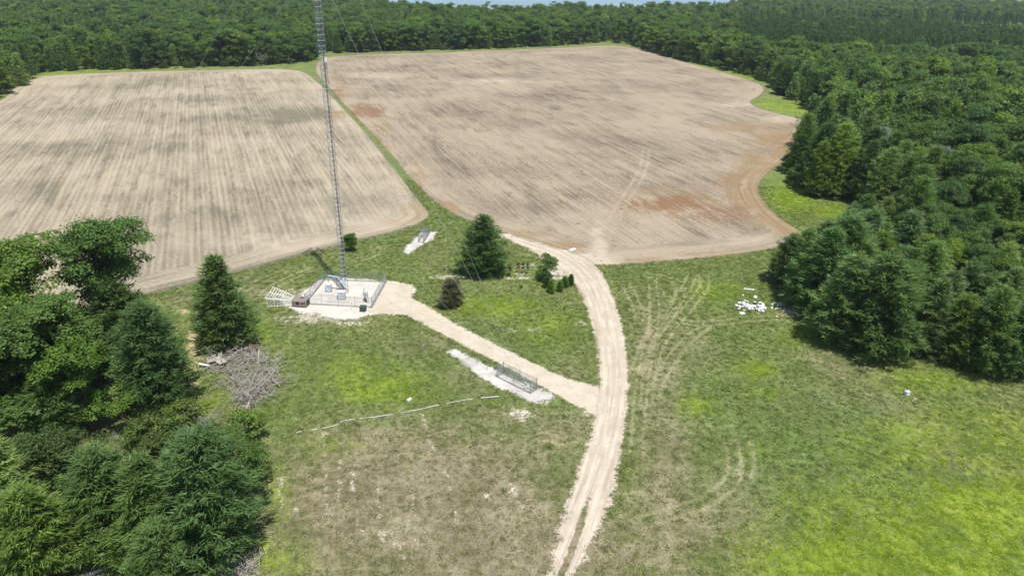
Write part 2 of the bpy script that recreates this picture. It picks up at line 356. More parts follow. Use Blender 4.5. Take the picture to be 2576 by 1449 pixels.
# ---------------------------------------------------------------- ground sheet
def axis(lo, hi, fine, far):
    a = list(np.arange(lo, hi + fine, fine)); st = fine
    while a[-1] < far: st *= 1.25; a.append(a[-1] + st)
    st = fine
    while a[0] > -far: st *= 1.25; a.insert(0, a[0] - st)
    return np.array(a)
xs = axis(-88, 118, 0.3, 5200); ys = axis(44, 205, 0.3, 5200)
ys = ys[ys > -400]
XX, YY = np.meshgrid(xs, ys); P2 = np.stack([XX.ravel(), YY.ravel()], 1)
near = (np.abs(P2[:, 0]) < 700) & (P2[:, 1] > 0) & (P2[:, 1] < 900)
def paint(Pn):
    A = {k: np.zeros(len(Pn)) for k in ('lush', 'dry', 'straw', 'bare', 'deep', 'track', 'soil')}
    def mx(k, v): A[k] = np.maximum(A[k], v)
    for b in ((2330, 1390, 480, 130), (2500, 1290, 330, 130, 1), (2150, 1420, 300, 110, 1), (2400, 1120, 300, 90, .55), (2100, 1260, 180, 70, .5), (1900, 925, 58, 28, .75), (1752, 1015, 62, 32, .6), (1925, 985, 60, 22, .4), (2420, 1060, 200, 60, .45),
              (2330, 960, 160, 40, .5), (2520, 1180, 160, 120, .5), (1905, 1130, 45, 28, .3), (980, 975, 140, 50, .65), (880, 930, 120, 50, .45), (1250, 770, 130, 30, .7), (1180, 650, 70, 24, .5),
              (830, 1120, 90, 30, .3), (700, 1240, 40, 90, .4), (690, 1400, 120, 60, .5), (650, 840, 50, 40, .6), (2060, 845, 120, 28, .5), (560, 1000, 60, 22, .5), (1800, 730, 70, 30, .55), (450, 1010, 110, 60, .5),
              (1380, 820, 110, 50, .4), (1250, 158, 500, 12, .6), (400, 180, 500, 10, .6), (1800, 182, 200, 14, .9), (1985, 272, 90, 18, 1), (2000, 490, 80, 50, .8), (2090, 530, 60, 20, .9)):
        mx('lush', blob(Pn, *b[:4], wgt=(b[4] if len(b) > 4 else 1), soft=1.3))
    for b in ((1050, 1260, 460, 210, 1.4), (1250, 1380, 460, 150, 1.3), (1680, 1100, 90, 300, .8), (1700, 1330, 260, 120, .7), (1420, 1090, 110, 60, .7), (1300, 1060, 150, 40, .6), (1060, 870, 90, 25, .6), (820, 800, 120, 22, .6),
              (1850, 1250, 130, 160, .5), (1640, 860, 70, 120, .5), (1180, 950, 80, 40, .5), (1440, 930, 60, 60, .4), (620, 730, 110, 40, .5), (1750, 880, 80, 50, .5), (1120, 650, 80, 30, .4), (2100, 1000, 180, 80, .35), (470, 750, 60, 25, .6), (1050, 1100, 300, 80, .6)):
        mx('dry', blob(Pn, *b[:4], wgt=(b[4] if len(b) > 4 else 1), soft=1.5))
    for b in ((2050, 1100, 330, 160, .75), (1850, 1010, 220, 110, .6), (2250, 1230, 260, 80, .6), (1900, 740, 250, 50, .6), (1800, 900, 160, 70, .4), (1000, 940, 300, 90, .35), (1350, 840, 150, 80, .5), (690, 1000, 60, 120, .6), (1150, 550, 60, 16, .9), (960, 605, 80, 14, .7), (1020, 650, 200, 30, .4), (860, 680, 140, 20, .5), (1640, 690, 120, 22, .5), (1900, 680, 140, 25, .45), (760, 900, 90, 40, .45), (1390, 880, 60, 50, .35),
              (720, 1100, 50, 60, .5), (1950, 1060, 150, 90, .3), (2020, 525, 70, 22, .8), (1960, 470, 40, 30, .7), (980, 440, 80, 60, .5), (960, 1060, 60, 22, .4)):
        mx('deep', blob(Pn, *b[:4], wgt=(b[4] if len(b) > 4 else 1), soft=1.3))
    for b in ((490, 880, 28, 75, .8), (470, 950, 40, 40, .7), (360, 1000, 60, 50, .8), (330, 1040, 40, 20, .6), (465, 785, 14, 10, .9), (2000, 740, 60, 18, .5), (2000, 790, 70, 10, .6), (350, 1390, 120, 20, .4), (1420, 1110, 90, 14, .3)):
        mx('straw', blob(Pn, *b[:4], wgt=b[4], soft=1.2))
    for b in ((710, 745, 60, 24, .55), (800, 800, 130, 16, .62), (640, 800, 20, 10, .3), (880, 812, 70, 10, .5), (1310, 1042, 52, 20, .62), (1370, 1010, 30, 14, .5), (1130, 697, 55, 6, .7), (1420, 682, 60, 18, 1), (1345, 668, 60, 10, .4), (1300, 700, 60, 5, .6), (1400, 700, 30, 6, .9), (1290, 830, 24, 7, .5), (1462, 815, 18, 8, .55),
              (1345, 830, 22, 8, .5), (1985, 782, 26, 12, .8), (1960, 762, 20, 5, .6), (2295, 1004, 20, 5, .6), (886, 1218, 10, 16, .6), (858, 1222, 8, 12, .5), (1228, 1250, 12, 12, .5), (1290, 1235, 14, 22, .45), (960, 1350, 14, 30, .45), (910, 1325, 14, 14, .45), (745, 1280, 8, 20, .4),
              (1310, 690, 20, 8, .5), (1010, 1390, 16, 40, .35), (800, 1320, 8, 20, .3), (708, 1215, 8, 18, .5), (880, 1380, 14, 30, .3), (1480, 1040, 30, 12, .5), (820, 1090, 14, 8, .45), (1060, 1045, 10, 10, .4)):
        mx('bare', blob(Pn, *b[:4], wgt=b[4], soft=1.1))
    for b in ((620, 672, 170, 5, .7), (500, 705, 120, 6, .7), (750, 640, 80, 5, .6), (905, 602, 90, 5, .4), (500, 1000, 60, 10, .5), (230, 1070, 120, 30, .9), (200, 1400, 300, 40, .5), (330, 900, 70, 50, .8), (1310, 672, 18, 14, .8), (1200, 700, 60, 14, .4)):
        mx('soil', blob(Pn, *b[:4], wgt=b[4], soft=1.4))
    for t in ([(1770, 695), (1775, 720), (1740, 765), (1690, 820), (1650, 880), (1630, 960), (1625, 1020)], [(1740, 695), (1720, 740), (1660, 800), (1620, 870), (1600, 940)],
              [(1850, 795), (1790, 810), (1720, 860), (1670, 930), (1640, 1000)], [(1620, 690), (1690, 700), (1720, 725), (1690, 790), (1640, 850)], [(1575, 720), (1600, 760), (1610, 800)],
              [(1835, 1105), (1850, 1150), (1850, 1200), (1800, 1250), (1700, 1290), (1590, 1320)], [(2000, 800), (1900, 800), (1760, 820), (1640, 790), (1590, 775)],
              [(1870, 1110), (1885, 1160), (1870, 1200)], [(660, 745), (700, 712), (790, 675)], [(590, 745), (640, 712), (720, 680)], [(940, 620), (952, 632), (935, 645), (900, 655)], [(1640, 700), (1650, 800), (1625, 900), (1610, 1000), (1600, 1150)]):
        mx('track', pair(Pn, t, wgt=0.85))
    for ln_ in ([(815, 1095), (822, 1300)], [(858, 1110), (850, 1260)], [(885, 1180), (896, 1265)], [(950, 1230), (965, 1400)], [(980, 1310), (1010, 1448)], [(1212, 1228), (1242, 1268)], [(1275, 1200), (1312, 1275)], [(900, 1305), (916, 1345)], [(1040, 1250), (1050, 1390)], [(1120, 1180), (1150, 1310)], [(700, 1190), (712, 1290)], [(1060, 1040), (1090, 1130)]): mx('bare', line(Pn, ln_, .3, .36))
    mx('dry', line(Pn, [(2110, 915), (2300, 1070), (2590, 1290)], 5, .5))
    return A
Pn = P2[near]; A = paint(Pn)
Z = {k: np.zeros(len(P2)) for k in A}
for k in A: Z[k][near] = A[k]
nx, ny = len(xs), len(ys); I = np.arange(nx * ny).reshape(ny, nx)
F = np.stack([I[:-1, :-1], I[:-1, 1:], I[1:, 1:], I[1:, :-1]], -1).reshape(-1, 4)
g = add('ground', np_mesh('ground', np.column_stack([P2, np.zeros(len(P2))]), F, [M['grass']], attrs=Z)); g['kind'] = 'structure'
def sheet(name, poly, z, step, mat, margin, extra=None, ragf=None):
    lo = poly.min(0) - margin - step; hi = poly.max(0) + margin + step
    x = np.arange(lo[0], hi[0], step); y = np.arange(lo[1], hi[1], step)
    X, Y = np.meshgrid(x, y); P = np.stack([X.ravel(), Y.ravel()], 1); d = sdist(P, poly)
    I = np.arange(len(P)).reshape(len(y), len(x)); keep = d.reshape(I.shape) > -margin
    kf = keep[:-1, :-1] & keep[:-1, 1:] & keep[1:, 1:] & keep[1:, :-1]
    F = np.stack([I[:-1, :-1][kf], I[:-1, 1:][kf], I[1:, 1:][kf], I[1:, :-1][kf]], -1)
    used = np.unique(F); mp = np.zeros(len(P), int); mp[used] = np.arange(len(used)); F = mp[F]; P = P[used]; d = d[used]
    at = {'d': d}
    if extra: at.update(extra(P, d))
    me = np_mesh(name, np.column_stack([P, np.full(len(P), z)]), F, [mat], attrs=at)
    o = add(name, me); o['kind'] = 'structure'; return o
# fields
FL = [(0, 262), (30, 228), (62, 199), (150, 188), (400, 180), (640, 174), (735, 175), (772, 184), (806, 213), (857, 267), (912, 324), (957, 381), (1006, 444), (1045, 494), (1074, 528), (1082, 545), (1040, 570), (980, 588), (900, 606), (860, 616), (760, 640), (640, 675), (560, 695), (440, 722), (250, 775), (0, 840), (-500, 960), (-900, 900), (-900, 400), (-300, 330)]
FR = [(793, 168), (800, 155), (830, 141), (1000, 136), (1200, 130), (1400, 122), (1540, 114), (1610, 124), (1700, 152), (1800, 178), (1900, 206), (1925, 222), (1915, 240), (1882, 256), (1900, 270), (1960, 287), (2040, 305), (2050, 330), (2010, 370), (1975, 405), (1935, 430), (1908, 458), (1908, 485), (1930, 520), (1970, 555), (2030, 590), (1990, 612), (1930, 630), (1830, 643), (1700, 655), (1580, 664), (1500, 668), (1440, 650), (1380, 628), (1300, 600), (1250, 578), (1190, 560), (1136, 537), (1090, 505), (1039, 455), (989, 395), (939, 338), (889, 288), (840, 235), (797, 190)]
def exL(P, d):
    a = {k: np.zeros(len(P)) for k in ('brown', 'pale', 'dark', 'green', 'red', 'spots')}
    def m(k, v): a[k] = np.maximum(a[k], v)
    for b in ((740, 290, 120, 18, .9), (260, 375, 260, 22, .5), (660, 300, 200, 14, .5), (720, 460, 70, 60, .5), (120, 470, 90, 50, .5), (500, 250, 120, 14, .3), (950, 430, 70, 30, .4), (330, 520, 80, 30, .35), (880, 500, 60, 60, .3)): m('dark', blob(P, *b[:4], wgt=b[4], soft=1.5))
    for b in ((1045, 535, 40, 28, .6), (850, 290, 22, 12, .7), (1000, 560, 60, 12, .4)): m('brown', blob(P, *b[:4], wgt=b[4]))
    for b in ((860, 545, 240, 40, .35), (700, 610, 220, 30, .45), (560, 240, 30, 40, .3), (420, 600, 150, 60, .25)): m('pale', blob(P, *b[:4], wgt=b[4], soft=1.5))
    for b in ((740, 290, 90, 14, .35), (750, 220, 60, 30, .3), (300, 230, 200, 20, .25)): m('green', blob(P, *b[:4], wgt=b[4], soft=1.5))
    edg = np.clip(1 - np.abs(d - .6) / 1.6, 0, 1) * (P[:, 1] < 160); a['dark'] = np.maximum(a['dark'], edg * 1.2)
    return a
def exR(P, d):
    a = {k: np.zeros(len(P)) for k in ('brown', 'pale', 'dark', 'green', 'red', 'spots')}
    def m(k, v): a[k] = np.maximum(a[k], v)
    for b in ((920, 278, 55, 20, 1), (850, 230, 26, 20, .5), (1690, 515, 130, 24, .95), (1800, 540, 120, 22, .7)): m('red', blob(P, *b[:4], wgt=b[4], soft=1.3))
    for b in ((1960, 350, 80, 26, .9), (1880, 320, 120, 18, .6), (1900, 420, 60, 45, .8), (1850, 460, 60, 40, .8), (1690, 505, 170, 40, .6), (1930, 530, 60, 40, .9), (1880, 510, 60, 40, .8), (1980, 575, 50, 20, .9), (1300, 590, 90, 12, .8), (1400, 618, 100, 14, .8), (1600, 655, 120, 8, .7), (1850, 640, 160, 8, .5), (1200, 555, 60, 14, .7), (1130, 525, 30, 30, .8), (1050, 440, 26, 70, .4), (850, 220, 30, 60, .4), (960, 330, 40, 50, .4), (1150, 260, 100, 8, .3)): m('brown', blob(P, *b[:4], wgt=b[4], soft=1.3))
    m('brown', line(P, [(1990, 345), (1960, 400), (1900, 430), (1885, 465), (1895, 500), (1960, 560), (2020, 590)], 4.5, .85))
    for b in ((1495, 655, 75, 20, 1.1), (1505, 610, 28, 60, .7), (1450, 560, 300, 50, .2), (1860, 600, 120, 22, .35), (1960, 300, 60, 12, .5), (1850, 265, 80, 8, .5), (1250, 205, 200, 10, .35), (950, 190, 90, 12, .4), (1440, 629, 6, 3, 1)): m('pale', blob(P, *b[:4], wgt=b[4], soft=1.5))
    m('pale', pair(P, [(1500, 660), (1520, 600), (1560, 520), (1620, 430), (1625, 375)], .6, 2.2, .3))
    for b in ((1300, 480, 220, 60, .3), (1700, 420, 200, 80, .25), (1500, 250, 200, 30, .25), (1260, 165, 80, 12, .4), (1150, 400, 100, 70, .3), (1750, 560, 120, 30, .3)): m('dark', blob(P, *b[:4], wgt=b[4], soft=1.6))
    a['spots'][:] = .8
    return a
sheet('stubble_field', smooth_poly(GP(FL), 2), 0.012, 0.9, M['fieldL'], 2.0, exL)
sheet('stubble_field', smooth_poly(GP(FR), 2), 0.012, 0.9, M['fieldR'], 2.0, exR)
# gravel yard round the tower, drive, anchor strips, road
YD = [(822, 698), (900, 701), (974, 707), (1044, 716), (1046, 735), (1000, 792), (960, 792), (930, 793), (890, 803), (850, 802), (790, 792), (740, 784), (722, 772), (722, 752), (745, 740), (768, 728), (795, 708)]
def rag_y(P, d):
    r = np.zeros(len(P))
    for b in ((745, 750, 55, 30, 2.4), (800, 800, 120, 16, 1.6)): r = np.maximum(r, blob(P, *b[:4], wgt=b[4]))
    return {'rag': r * .5}
sheet('gravel_yard', smooth_poly(GP(YD), 1), 0.018, 0.25, M['yard'], 1.2, rag_y)
DR = [(972, 704), (1039, 716), (1035, 747), (1072, 768), (1093, 781), (1155, 820), (1217, 851), (1279, 882), (1341, 913), (1404, 942), (1466, 963), (1505, 972), (1540, 985), (1560, 1100), (1530, 1075), (1503, 1054), (1466, 1030), (1430, 1012), (1404, 996), (1341, 963), (1279, 926), (1217, 896), (1155, 864), (1093, 832), (1030, 797), (1004, 790), (960, 791), (925, 784)]
sheet('driveway', GP(DR), 0.024, 0.25, M['drive'], 1.0, lambda P, d: {'rag': np.zeros(len(P))})
ST = [[(1128, 884), (1150, 880), (1200, 905), (1260, 935), (1330, 965), (1392, 990), (1392, 1004), (1345, 1016), (1310, 1000), (1255, 975), (1190, 935)],
      [(1010, 636), (1022, 620), (1058, 585), (1098, 584), (1090, 600), (1030, 640)]]
for s_ in ST: sheet('gravel_strip', GP(s_), 0.03, 0.2, M['strip'], 0.9, lambda P, d: {'rag': np.full(len(P), 0.15)})
ROAD = [(1449, 1376, 1440), (1400, 1395, 1472), (1300, 1410, 1524), (1200, 1449, 1550), (1100, 1486, 1570), (1000, 1508, 1582), (900, 1506, 1580), (800, 1484, 1562), (750, 1466, 1546), (700, 1437, 1523), (670, 1398, 1502), (650, 1362, 1478), (630, 1336, 1425), (612, 1294, 1352), (598, 1266, 1308), (588, 1246, 1278)]
rl = [(1325, 1580)] + [(a, y) for y, a, b in ROAD]; rr = [(1395, 1580)] + [(b, y) for y, a, b in ROAD]
rp = GP(rl + rr[::-1]); cl = smooth_poly((GP(rl) + GP(rr)) / 2, 2, False)
hw = np.linalg.norm(GP(rl) - GP(rr), axis=1) / 2
def exRoad(P, d):
    dc = seg_dist(P, cl, False); Yp = P[:, 1]
    px, py, _ = projn(np.column_stack([P, np.zeros(len(P))]))
    med = np.clip((0.75 - dc) / 0.55, 0, 1) * np.clip((py - 1170) / 150, 0, 1)
    rut = np.maximum(np.clip(1.3 - np.abs(dc - 0.95) / 0.45, 0, 1), np.clip(1.2 - np.abs(dc - 2.0) / .3, 0, 1) * .5)
    ar = np.arange(len(cl)); near_ = np.argmin(((P[:, None, :] - cl[None, :, :]) ** 2).sum(-1), 1); tt = np.gradient(cl, axis=0)[near_]; dv_ = P - cl[near_]
    side = np.sign(tt[:, 0] * dv_[:, 1] - tt[:, 1] * dv_[:, 0]); al_ = np.concatenate([[0], np.cumsum(np.linalg.norm(np.diff(cl, axis=0), axis=1))])[near_]
    return {'across': side * dc, 'along': al_, 'med': med, 'rut': rut, 'rutd': np.clip(1.2 - dc / .4, 0, 1), 'rag': np.clip((py - 1150) / 300, 0, .6) + np.clip((665 - py) / 50, 0, 1.3)}
sheet('road', smooth_poly(rp, 1), 0.036, 0.22, M['road'], 1.0, exRoad)
# ---------------------------------------------------------------- foliage meshes
def tris_tufts(C, Dm, K, ln, wd, r, spread=0.75):
    """C tuft centres, Dm main directions -> narrow triangles fanning out"""
    n = len(C); C = np.repeat(C, K, 0); D = np.repeat(Dm, K, 0) + r.normal(0, spread, (n * K, 3))
    D /= np.linalg.norm(D, axis=1)[:, None] + 1e-9
    L = ln * r.uniform(0.6, 1.25, (n * K, 1)); W = wd * r.uniform(0.7, 1.3, (n * K, 1))
    s = np.cross(D, r.normal(0, .45, D.shape) + np.array([0, 0, 1.])); s /= np.linalg.norm(s, axis=1)[:, None] + 1e-9
    base = C + r.normal(0, ln * 0.22, C.shape)
    V = np.stack([base - s * W, base + s * W, base + D * L], 1)
    return V.reshape(-1, 3), np.arange(n * K * 3).reshape(-1, 3)
def quads_leaves(C, N, sz, r):
    n = len(C); N = N + r.normal(0, 0.55, N.shape); N /= np.linalg.norm(N, axis=1)[:, None] + 1e-9
    a = np.cross(N, r.normal(0, 1, N.shape)); a /= np.linalg.norm(a, axis=1)[:, None] + 1e-9; b = np.cross(N, a)
    h = sz * r.uniform(0.6, 1.3, (n, 1)); a = a * h; b = b * h * 0.75
    V = np.stack([C - a, C - b * .9, C + a, C + b * .9], 1)
    return V.reshape(-1, 3), np.arange(n * 4).reshape(-1, 4)
def pine(seed, H=15., Rw=4.2, det=1.0, mat='pine', low=0.06, dense=1.0, taper=0.62, big=1.0):
    r = np.random.default_rng(seed); C = []; D = []; mb = MB(); NTF = 4
    lean = r.normal(0, 0.02, 2)
    mb.tube([(lean[0] * z * H, lean[1] * z * H, z * H) for z in (0, .3, .6, .85, .99)], [0.017 * H, .0135 * H, .009 * H, .0045 * H, .001 * H], 6)
    z = low * H; ph = 0
    asym = r.uniform(0.8, 1.2, 6)
    while z < 0.97 * H:
        t = z / H
        prof = (1 - t) ** taper * min(1, 0.6 + t * 2.2)
        n = int(r.integers(5, 8)); ph += r.uniform(0.4, 1.2)
        for i in range(n):
            an = ph + 2 * math.pi * i / n + r.normal(0, 0.16)
            L = Rw * prof * r.uniform(0.68, 1.12) * asym[int(an / math.pi * 3) % 6]
            if L < 0.35: L = 0.35
            rise = -0.06 + 0.55 * t + r.normal(0, 0.06)
            o = np.array([math.cos(an), math.sin(an), 0]); sd_ = np.array([-o[1], o[0], 0])
            p0 = np.array([lean[0] * z, lean[1] * z, z + r.normal(0, .1)])
            def pt(s): return p0 + o * L * s + np.array([0, 0, L * (rise * s + 0.16 * s * s)])
            if det > 0.5 or i % 2 == 0: mb.tube([pt(0), pt(.5), pt(.95)], [.035 + .008 * L, .02 + .004 * L, .008], 3, False)
            m = max(2, int((L * 1.9 + 1) * dense * (1 if det > .8 else .75)))
            s = np.clip(np.linspace(.3, 1.0, m) + r.normal(0, .05, m), .2, 1.04)
            w_ = (1.08 - s) * 0.38 * L + 0.15
            off = np.where(np.arange(m) % 2 == 0, 1, -1) * r.uniform(.1, 1, m) * w_
            cc = np.array([pt(q) for q in s]) + sd_ * off[:, None] + np.array([0, 0, 1.]) * (r.normal(0, .06, m) + .04 * L * np.abs(off / w_))[:, None]
            kk = NTF if det > .8 else NTF // 2
            cl = .27 * big * (.8 + .08 * L) if det > .8 else .5 * big
            pts = np.repeat(cc, kk, 0) + r.normal(0, 1, (m * kk, 3)) * np.array([cl, cl, cl * .4])
            dr = o * 0.9 + sd_ * (np.repeat(off / w_, kk))[:, None] * 0.6 + np.array([0, 0, .5])
            C.append(pts); D.append(dr)
        z += H * r.uniform(0.036, 0.052) * (1.25 if det < .4 else 1)
    m = int(10 * det) + 2; C.append(np.column_stack([r.normal(0, .18, m) + lean[0] * H, r.normal(0, .18, m) + lean[1] * H, r.uniform(.93, 1.0, m) * H])); D.append(np.tile([0, 0, 1.2], (m, 1)))
    C = np.vstack(C); D = np.vstack(D)
    K = 6 if det >= 0.8 else 3
    ln = (0.6 if det >= .8 else .8) * big; wd = (0.055 if det >= .8 else .16) * big
    V, F = tris_tufts(C, D, K, ln, wd, r, .48 if det >= .8 else .7)
    return finish('crown', V, F, M[mat], mb, H)
def finish(nm, V, F, mat, mb, H):
    return {'crown': np_mesh(nm, V, F, [mat]), 'trunk': mb.mesh('trunk', M['bark'], True), 'H': H, 'V': V, 'F': F, 'mb': mb, 'mat': mat}
def oak(seed, H=16., Rw=5.5, det=1.0, mat='oak', base=0.22, ncl=70, gaps=0.0, leaf=0.135, trunk=True, squash=0.8, rc=(1.0, 1.75)):
    r = np.random.default_rng(seed); mb = MB(); Cs = []
    ch = H * (1 - base); cz = H * base + ch * .5
    # a handful of big lobes carry the small leaf clumps
    nl = 9; lob = []
    for i in range(nl):
        an = i * 2.4 + r.normal(0, .3); q = r.uniform(.25, .72); zz = r.uniform(-.55, .55)
        lob.append((math.cos(an) * q * Rw * math.sqrt(max(.2, 1 - abs(zz) ** 1.5)), math.sin(an) * q * Rw * math.sqrt(max(.2, 1 - abs(zz) ** 1.5)), cz + zz * ch * .75, r.uniform(.33, .52) * Rw))
    lob.append((0, 0, cz + ch * .28, .5 * Rw)); lob.append((0, 0, cz, .55 * Rw))
    for i in range(ncl):
        l = lob[i % len(lob)]; v = r.normal(0, 1, 3); v /= np.linalg.norm(v)
        if v[2] < -.35: v[2] *= -.7
        c = np.array(l[:3]) + v * l[3] * r.uniform(.75, 1.08)
        c[2] = min(max(c[2], H * base), H * 1.0)
        Cs.append((c, r.uniform(*rc) * Rw / 5.5))
    if trunk:
        tk = .018 * H
        mb.tube([(0, 0, 0), (.1, .05, H * .15), (0, .1, H * .35), (.1, 0, H * .62), (0, 0, H * .85)], [tk * 1.3, tk, tk * .85, tk * .5, tk * .15], 7)
        for c, q in Cs[::(1 if det > .6 else 3)]:
            z0 = max(H * .12, min(c[2] - np.hypot(c[0], c[1]) * .7, H * .7)); p0 = np.array([.05, .05, z0]); mid = (p0 + c) / 2 + np.array([0, 0, .06 * H * .3]) + r.normal(0, .2, 3)
            mb.tube([p0, mid, c], [tk * .38, tk * .2, .02], 4, False)
    VV = []; NN = []
    for c, q in Cs:
        m = int(3.3 * det * (q / leaf) ** 2) + 6
        v = r.normal(0, 1, (m, 3)); v /= np.linalg.norm(v, axis=1)[:, None]
        v[:, 2] = np.where(v[:, 2] < -.2, v[:, 2] * -.6, v[:, 2])
        rad = q * r.uniform(.45, 1.05, (m, 1)) ** .6 * (1 + .25 * np.sin(v[:, :1] * 5 + v[:, 1:2] * 4 + c[0]))
        VV.append(c + v * rad * np.array([1, 1, squash])); NN.append(v + np.array([0, 0, .7]))
    VV = np.vstack(VV); NN = np.vstack(NN)
    V, F = quads_leaves(VV, NN, leaf, r)
    return finish('crown', V, F, M[mat], mb, H)
def dead(seed, H=5., spread=.5, mat='dead', th=.012, depth=4, up=.5):
    r = np.random.default_rng(seed); mb = MB()
    def br(p, d, L, rad, k):
        pts = [p]; q = p.copy(); dd = d.copy()
        for i in range(3):
            dd = dd + r.normal(0, .22, 3); dd /= np.linalg.norm(dd); q = q + dd * L / 3; pts.append(q.copy())
        mb.tube(pts, [rad, rad * .85, rad * .7, rad * .5], 5 if rad > .03 else 3, False)
        if k <= 0: return
        for j in range(int(r.integers(3, 6))):
            s = pts[int(r.integers(1, 4))]; nd = dd + r.normal(0, spread, 3) + np.array([0, 0, up * .3]); nd /= np.linalg.norm(nd)
            br(s, nd, L * r.uniform(.5, .75), rad * .5, k - 1)
    br(np.zeros(3), np.array([r.normal(0, .1), r.normal(0, .1), 1.]), H * .45, th * H, depth)
    return mb.mesh('branches', M[mat])
# detailed prototypes for individual trees, cheaper ones for the mass far away
PN = [pine(1), pine(2, 15, 3.7, taper=.85), pine(3, 15, 4.6, taper=.65), pine(4, 15, 3.9, low=.2)]
PNL = [pine(11, 15, 4.2, mat='pine_light'), pine(12, 15, 3.8, mat='pine_light')]
PND = [pine(21, 15, 4.4, 1.25, 'pine_dark', low=.04, taper=.55), pine(22, 15, 4.6, 1.25, 'pine_dark', low=.03, taper=.7)]
OK = [oak(31, ncl=120, rc=(.85, 1.55)), oak(32, 16, 5.0, base=.28, ncl=110, rc=(.85, 1.5)), oak(33, 16, 6.0, base=.12, ncl=140, rc=(.8, 1.45))]
MP = [oak(41, 14, 4.2, mat='maple', base=.12), oak(42, 12, 4.4, mat='shrub', base=.08)]
SV = [oak(51, 14, 4.8, mat='silver', base=.2)]
BU = [oak(61, 4, 2.2, 1, 'shrub', base=.02, ncl=30, leaf=.13, rc=(1.3, 2.2)), oak(62, 4, 2.0, 1, 'oak', base=.02, ncl=26, leaf=.13, rc=(1.3, 2.2))]
SC = [pine(71, 3, 1.2, 1.0, 'pine', low=.03, big=.6, taper=.8, dense=.8), pine(72, 3, 1.0, 1.0, 'pine', low=.03, big=.55)]
LP = [pine(81, 15, 3.6, .55, taper=.85), pine(82, 15, 3.1, .55, taper=.9), pine(83, 15, 3.2, .5, 'pine_dark', taper=.9), pine(84, 15, 3.8, .55, 'pine_light', taper=.8)]
LO = [oak(91, 16, 5.4, 1, leaf=.3, ncl=34, base=.08, rc=(1.4, 2.3)), oak(92, 16, 5.0, 1, leaf=.3, ncl=34, base=.06, rc=(1.4, 2.3)), oak(93, 15, 5.0, 1, 'maple', leaf=.3, ncl=30, base=.06, rc=(1.5, 2.3)), oak(94, 16, 5.8, 1, leaf=.3, ncl=38, base=.08, rc=(1.4, 2.2))]
def tree(kind, pr, xy, h, label, cat='tree', group=None, rz=None, wf=1.0, lean=None):
    o = empty(kind, (xy[0], xy[1], 0), random.uniform(0, 6.28) if rz is None else rz, label=label, cat=cat, group=group)
    s = h / pr['H']; o.scale = (s * wf, s * wf, s)
    if lean: o.rotation_euler = (lean[0], lean[1], o.rotation_euler[2])
    add('trunk', pr['trunk'], o); add('crown', pr['crown'], o); return o
def ptree(kind, pr, bx, by, ty, wpx, label, **k):
    """tree standing at picture point (bx,by), top on row ty, wpx wide in the picture"""
    h = height_at(bx, by, ty); xy = G(bx, by); dist = math.hypot(math.hypot(*xy), CH)
    V = pr['V']; w0 = (np.percentile(np.hypot(V[:, 0], V[:, 1]), 97)) * 2 * h / pr['H']
    wf = (wpx / FPX * dist) / w0
    return tree(kind, pr, xy, h, label, wf=max(.6, min(1.7, wf)), **k)
# ---------------------------------------------------------------- placed trees
G1 = 'trees of the grove left of the meadow'
ptree('pine_tree', PN[1], 572, 868, 645, 165, 'solitary ragged pine left of the toppled hunting blind, above the big brush pile')
ptree('pine_tree', PN[0], 408, 1005, 770, 180, 'broad pine standing just left of the big brush pile', group=G1)
ptree('pine_tree', PN[2], 345, 905, 700, 190, 'dark pine under the tallest oak of the left grove', group=G1)
ptree('oak_tree', OK[2], 305, 880, 562, 188, 'tallest oak of the left grove with crown standing out against the pale field', group=G1)
ptree('oak_tree', OK[0], 120, 940, 622, 260, 'wide oak with rounded crown left of the tallest oak', group=G1)
ptree('oak_tree', OK[1], -10, 910, 612, 230, 'oak cut by the left picture edge beside the pale field', group=G1)
ptree('oak_tree', OK[2], 60, 1075, 800, 260, 'dark oak in the middle of the left grove at the picture edge', group=G1)
ptree('oak_tree', OK[1], 190, 1030, 740, 190, 'oak between the wide oak and the bright green maple', group=G1)
ptree('maple_tree', MP[0], 235, 1080, 845, 165, 'bright green maple left of the broad pine', group=G1)
ptree('oak_tree', OK[0], -90, 1130, 850, 240, 'oak mostly outside the left picture edge', group=G1)
ptree('pine_tree', PN[3], 165, 1105, 930, 130, 'small pine below the bright green maple', group=G1)
ptree('pine_tree', PNL[1], 55, 1390, 1120, 210, 'pale green pine at the lower left picture edge', group=G1)
ptree('pine_tree', PNL[0], 105, 1220, 1090, 80, 'little bluish pine behind the pale pine at lower left', group=G1)
ptree('maple_tree', MP[1], 185, 1300, 1095, 150, 'leafy broadleaf tree between the pale pine and the twin pines', group=G1)
ptree('pine_tree', PN[0], 300, 1375, 1140, 200, 'left one of the twin big pines in the lower left corner', group=G1)
ptree('pine_tree', PN[2], 520, 1395, 1100, 270, 'biggest and rightmost pine of the lower left corner', group=G1)
ptree('pine_tree', PN[1], 410, 1400, 1150, 200, 'pine squeezed between the two big pines at lower left', group=G1)
ptree('pine_tree', PN[3], 130, 1450, 1230, 200, 'low pine on the lower left picture edge', group=G1)
ptree('pine_tree', PN[1], -40, 1480, 1200, 200, 'pine cut by the lower left picture corner', group=G1)
ptree('pine_tree', PN[2], 420, 1500, 1330, 150, 'low pine above the fallen log at the bottom edge', group=G1)
ptree('oak_tree', OK[1], 615, 1290, 1110, 120, 'dark leafy tree right of the grey bare thicket', group=G1)
ptree('oak_tree', BU[1], 630, 1110, 1035, 90, 'leafy bush beside the grey bare thicket', group=G1)
